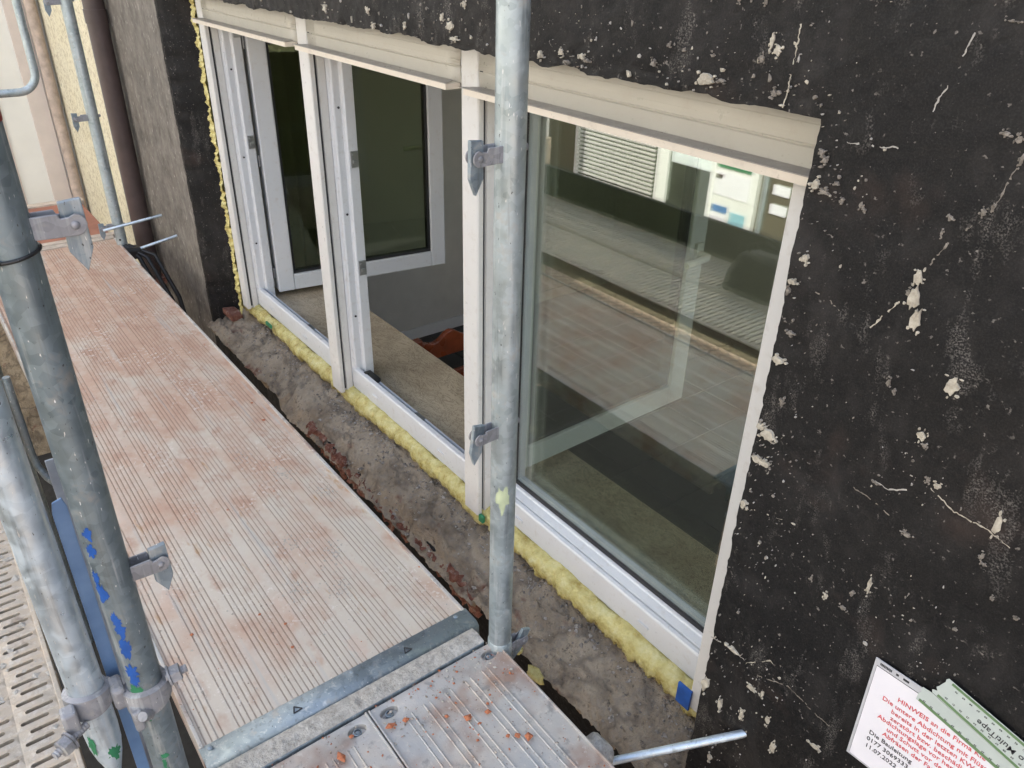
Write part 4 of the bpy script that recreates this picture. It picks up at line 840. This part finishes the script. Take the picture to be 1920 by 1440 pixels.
m.add(vs, [(i*(nv+1)+j, ((i+1) % nu)*(nv+1)+j, ((i+1) % nu)*(nv+1)+j+1, i*(nv+1)+j+1) for i in range(nu) for j in range(nv)])
tag(m.build('tie_coupler', 'mortar', smooth=70), 'mortar caked coupler knob at the end of the tie rod', 'coupler')
# --- cable tie, cables
ct = empty('cable_tie', (-.95, -.899, 1.03), 'black cable tie round the left pole below its pin', 'cable tie')
m = MB(); n = 40
pts = [(-.95+.0256*math.cos(2*math.pi*k/n), -.899+.0256*math.sin(2*math.pi*k/n), 1.022+.004*math.sin(2*math.pi*k/n)) for k in range(n+1)]
m.tube(pts, .0021, 8, False); m.build('strap', 'black_plastic', ct, smooth=60)
MB().box(-.936, -.926, -.926, -.917, 1.016, 1.024).build('lock_head', 'black_plastic', ct, bevel=.001)
for k, (dx, dy) in enumerate(((0, 0), (.05, .03), (.02, .07))):
    tag(MB().tube([(-3.98, -.24+dy*.3, .0), (-3.93+dx*.4, -.19+dy, -.05), (-3.85+dx, -.14+dy, -.25), (-3.72+dx, -.08+dy*.5, -.7), (-3.7+dx, -.06, -1.6)], .011, 10).build('cable', 'black_plastic', smooth=60),
        ('leftmost black cable hanging from the far pole', 'middle black cable hanging from the far pole', 'rightmost black cable hanging from the far pole')[k], 'cable', 'black cables at the far pole')
cl = MB().box(-4.0, -3.93, -.25, -.17, -.06, -.005).build('cable_clamp', 'black_plastic', bevel=.012); tag(cl, 'black clamp gripping the cables at the foot of the far pole', 'clamp')
# ================================================================== rubble on the decks
rg = random.Random(33)
def dz(x, y): return 0.001
BIGC = [(-.83, -.40, .011), (-.82, -.36, .008), (-.73, -.33, .012), (-.745, -.345, .007), (-.755, -.36, .006), (-.90, -.50, .007), (-.905, -.53, .010), (-.90, -.635, .012), (-.93, -.60, .007), (-.885, -.70, .013), (-.91, -.69, .007), (-.70, -.52, .007), (-.72, -.44, .008), (-.60, -.36, .012), (-.80, -.60, .006), (-.86, -.43, .006), (-.66, -.40, .007)]
ORD = ['closest', 'second closest', 'third closest', 'fourth closest', 'fifth closest', 'sixth closest', 'seventh closest', 'eighth closest', 'ninth closest', 'tenth closest', 'eleventh closest', 'twelfth closest', 'thirteenth closest', 'fourteenth closest', 'fifteenth closest', 'sixteenth closest', 'farthest']
BIGC.sort(key=lambda q: math.hypot(q[0]+.95, q[1]+.234))
for k, (x, y, r) in enumerate(BIGC):
    m = MB(); rock(m, (x, y, .002+r*.45), r, .55, 100+k)
    tag(m.build('brick_crumb', 'crumb', bevel=.0012), ('larger' if r > .009 else 'smaller')+' orange brick crumb on the near planks, '+ORD[k]+' to the pole foot', 'brick crumb', 'brick crumbs on the near planks')
for k, (x, y, r) in enumerate(((-1.33, -.62, .0045), (-1.27, -.585, .005), (-1.20, -.60, .004), (-2.1, -.30, .006), (-2.22, -.29, .006), (-1.36, -.76, .004))):
    m = MB(); rock(m, (x, y, .002), r, .55, 200+k); tag(m.build('brick_crumb', 'crumb'), 'small brick crumb on the ribbed deck, '+['third nearest', 'second nearest', 'nearest', 'fifth nearest', 'sixth nearest', 'fourth nearest'][k]+' to the steel end cap', 'brick crumb', 'brick crumbs on the ribbed deck')
m = MB()
for _ in range(1700):
    x = -.965+abs(rg.gauss(.0, .28)); y = rg.uniform(-.83, -.25)
    if fbm(x*5, y*5, 1) < -.05 and rg.random() < .8: continue
    m.cur = rg.choice((0, 0, 1, 1, 2)); rock(m, (x, y, .0014), .0008+.0032*rg.random()**3, .7, rg.random())
stuff(tag(m.build('brick_grit', ['crumb', 'gravel', 'mortar']), 'fine brick and mortar grit scattered over the near planks', 'grit'))
m = MB()
for _ in range(1500):
    x = rg.uniform(-4.05, -1.05); y = rg.uniform(-.83, -.25)
    if x < -2 and rg.random() < .6: continue
    m.cur = rg.choice((0, 1, 1, 2, 2)); rock(m, (x, y, .0006), .0007+.0024*rg.random()**4, .6, rg.random())
for cx_, cy_ in ((-1.42, -.40), (-1.30, -.44), (-1.52, -.47), (-1.36, -.52), (-1.95, -.42), (-1.8, -.36), (-1.65, -.30)):
    for _ in range(60): m.cur = 2; rock(m, (cx_+rg.gauss(0, .02), cy_+rg.gauss(0, .015), .0006), .001+.0022*rg.random(), .4, rg.random())
stuff(tag(m.build('deck_grit', ['crumb', 'gravel', 'mortar']), 'fine grit and plaster crumbs scattered over the ribbed deck', 'grit'))
# ================================================================== notice and tape on the wall
nt = empty('notice', (-.155, -.004, .19), 'white A4 notice with red German lettering in a clear sleeve on the black wall', 'notice')
TH = R(1.5)
def wallpt(u, v, y): return (-.304+u*math.cos(TH)-v*math.sin(TH), y, .392+u*math.sin(TH)+v*math.cos(TH))
def wq(mb, u0, u1, v0, v1, y0, y1):
    return mb.add([wallpt(u, v, y) for y in (y0, y1) for u, v in ((u0, v0), (u1, v0), (u1, v1), (u0, v1))], [(0, 1, 2, 3), (7, 6, 5, 4), (0, 4, 5, 1), (1, 5, 6, 2), (2, 6, 7, 3), (3, 7, 4, 0)])
wq(MB(), 0, .297, -.213, -.013, -.0068, -.0058).build('paper_sheet', 'paper', nt)
sv = wq(wq(wq(MB(), -.0045, .3, -.216, -.2135, -.007, -.0056), -.0045, -.0005, -.2135, 0, -.007, -.0056), -.0005, .3, -.0125, 0, -.007, -.0056).build('clear_sleeve', 'film', nt)
wq(MB(), 0, .3, -.0135, -.0125, -.0073, -.007).build('sleeve_seam', 'ink_black', sv)
for u0, u1 in ((.029, .033), (.040, .049)): wq(MB(), u0, u1, -.008, -.004, -.0074, -.007).build('punch_hole', 'ink_black', sv)
for k in range(9): wq(MB(), .004+.0021*k, .0055+.0021*k, -.009 if k % 2 else -.0085, -.004, -.0074, -.007).build('embossed_mark', 'ink_black', sv)
def text(s_, par, mat, origin, size, rot, y=-.0072, align='LEFT', th=.0002):
    cv = bpy.data.curves.new('lettering', 'FONT'); cv.body = s_; cv.size = size; cv.align_x = align; cv.extrude = th; cv.offset = size*.006; cv.resolution_u = 2
    tmp = bpy.data.objects.new('tmp', cv); COL.objects.link(tmp); bpy.context.view_layer.update()
    me = bpy.data.meshes.new_from_object(tmp.evaluated_get(bpy.context.evaluated_depsgraph_get())); bpy.data.objects.remove(tmp)
    Mx = Matrix.Translation((origin[0], y, origin[1])) @ Matrix.Rotation(rot, 4, 'Y').inverted() @ Matrix.Rotation(R(90), 4, 'X')
    me.transform(Mx); me.materials.clear(); me.materials.append(M[mat]); me.name = 'lettering'
    o_ = bpy.data.objects.new('lettering', me); COL.objects.link(o_); o_.parent = par; o_.matrix_parent_inverse = Matrix.Translation(-PL.get(par.name, Vector())); return o_
LT = [("HINWEIS an die Firma Kle", -.2606, .3415, .0118), ("Die untere Abdichtung mit Flüssig", -.2808, .3254, .0118), ("bereits in der letzten KW erf", -.2631, .3125, .0118), ("zerstört bzw. beschädigt", -.2608, .2995, .0118),
      ("Abdichtungslage vor hera", -.278, .2868, .0118), ("und Schutt vor der n", -.260, .2742, .0118), ("Abfräsen der Fass", -.263, .2608, .0118)]
for s_, x, z, q in LT: text(s_, nt, 'ink_red', (x, z), q, TH*1.6)
for s_, x, z in (("Die Bauleitung", -.2814, .2452), ("0177 3069333", -.2817, .2305), ("11.07.2022", -.2805, .2152)): text(s_, nt, 'ink_black', (x, z), .0118, TH*1.6)
def tape(pts, label, y0, words=None):
    t = empty('tape_strip', (pts[0][0], y0, pts[0][1]), label, 'tape', 'tape strips on the notice')
    p = [(x, z) for x, z in pts]; MB().prism(p, 'Y', y0-.0006, y0).build('strip', 'tape', t); return t
def jag(p, q, n, amp, seed):
    rj = random.Random(seed); d = (q[0]-p[0], q[1]-p[1]); L = math.hypot(*d); nx_, nz_ = -d[1]/L, d[0]/L
    return [(p[0]+d[0]*k/n+nx_*rj.uniform(-amp, amp), p[1]+d[1]*k/n+nz_*rj.uniform(-amp, amp)) for k in range(1, n)]
A, B, C, D = (-.2103, .4407), (.12, .378), (.11, .325), (-.2229, .4005)
t1 = tape([A, B, C, D]+jag(D, A, 9, .003, 2), 'wide pale tape strip printed with upside down lettering', -.0088)
def along(p, q, t, off): 
    d = Vector((q[0]-p[0], q[1]-p[1])); n_ = Vector((-d.y, d.x)).normalized(); return (p[0]+d.x*t+n_.x*off, p[1]+d.y*t+n_.y*off)
for (p, q, off) in ((A, B, -.0035), (D, C, .0035)):
    s = .0022; MB().prism([along(p, q, 0.02, off-s), along(p, q, 1, off-s), along(p, q, 1, off+s), along(p, q, .02, off+s)], 'Y', -.0098, -.0093).build('green_border', 'tapegreen', t1)
ang = math.atan2(B[1]-A[1], B[0]-A[0])
text("o MultiTape", t1, 'ink_black', along(A, B, .36, -.0215), .0135, ang+math.pi, -.0096)
for k in range(16):
    text(str(70-k), t1, 'ink_black', along(A, B, .05+.032*k, -.0095), .004, ang+math.pi, -.0096, 'CENTER')
    text(str(20+k), t1, 'ink_black', along(D, C, .05+.032*k, .0115), .004, ang+math.pi, -.0096, 'CENTER')
E_, F_, G_, H_ = (-.2363, .3975), (.09, .330), (.085, .312), (-.2387, .3698)
t2_ = tape([E_, (-.2229, .3985), F_, G_, H_]+jag(H_, E_, 6, .0015, 5), 'narrow pale tape strip holding the notice below the wide strip', -.0078)
s = .0025
for (p, q, off) in ((H_, G_, .0035),): MB().prism([along(p, q, 0.01, off-s), along(p, q, 1, off-s), along(p, q, 1, off+s), along(p, q, .01, off+s)], 'Y', -.0088, -.0082).build('green_border', 'tapegreen', t2_)
for k in range(12): text(str(33-k), t2_, 'ink_black', along(H_, G_, .03+.034*k, .009), .004, ang+math.pi, -.0086, 'CENTER')
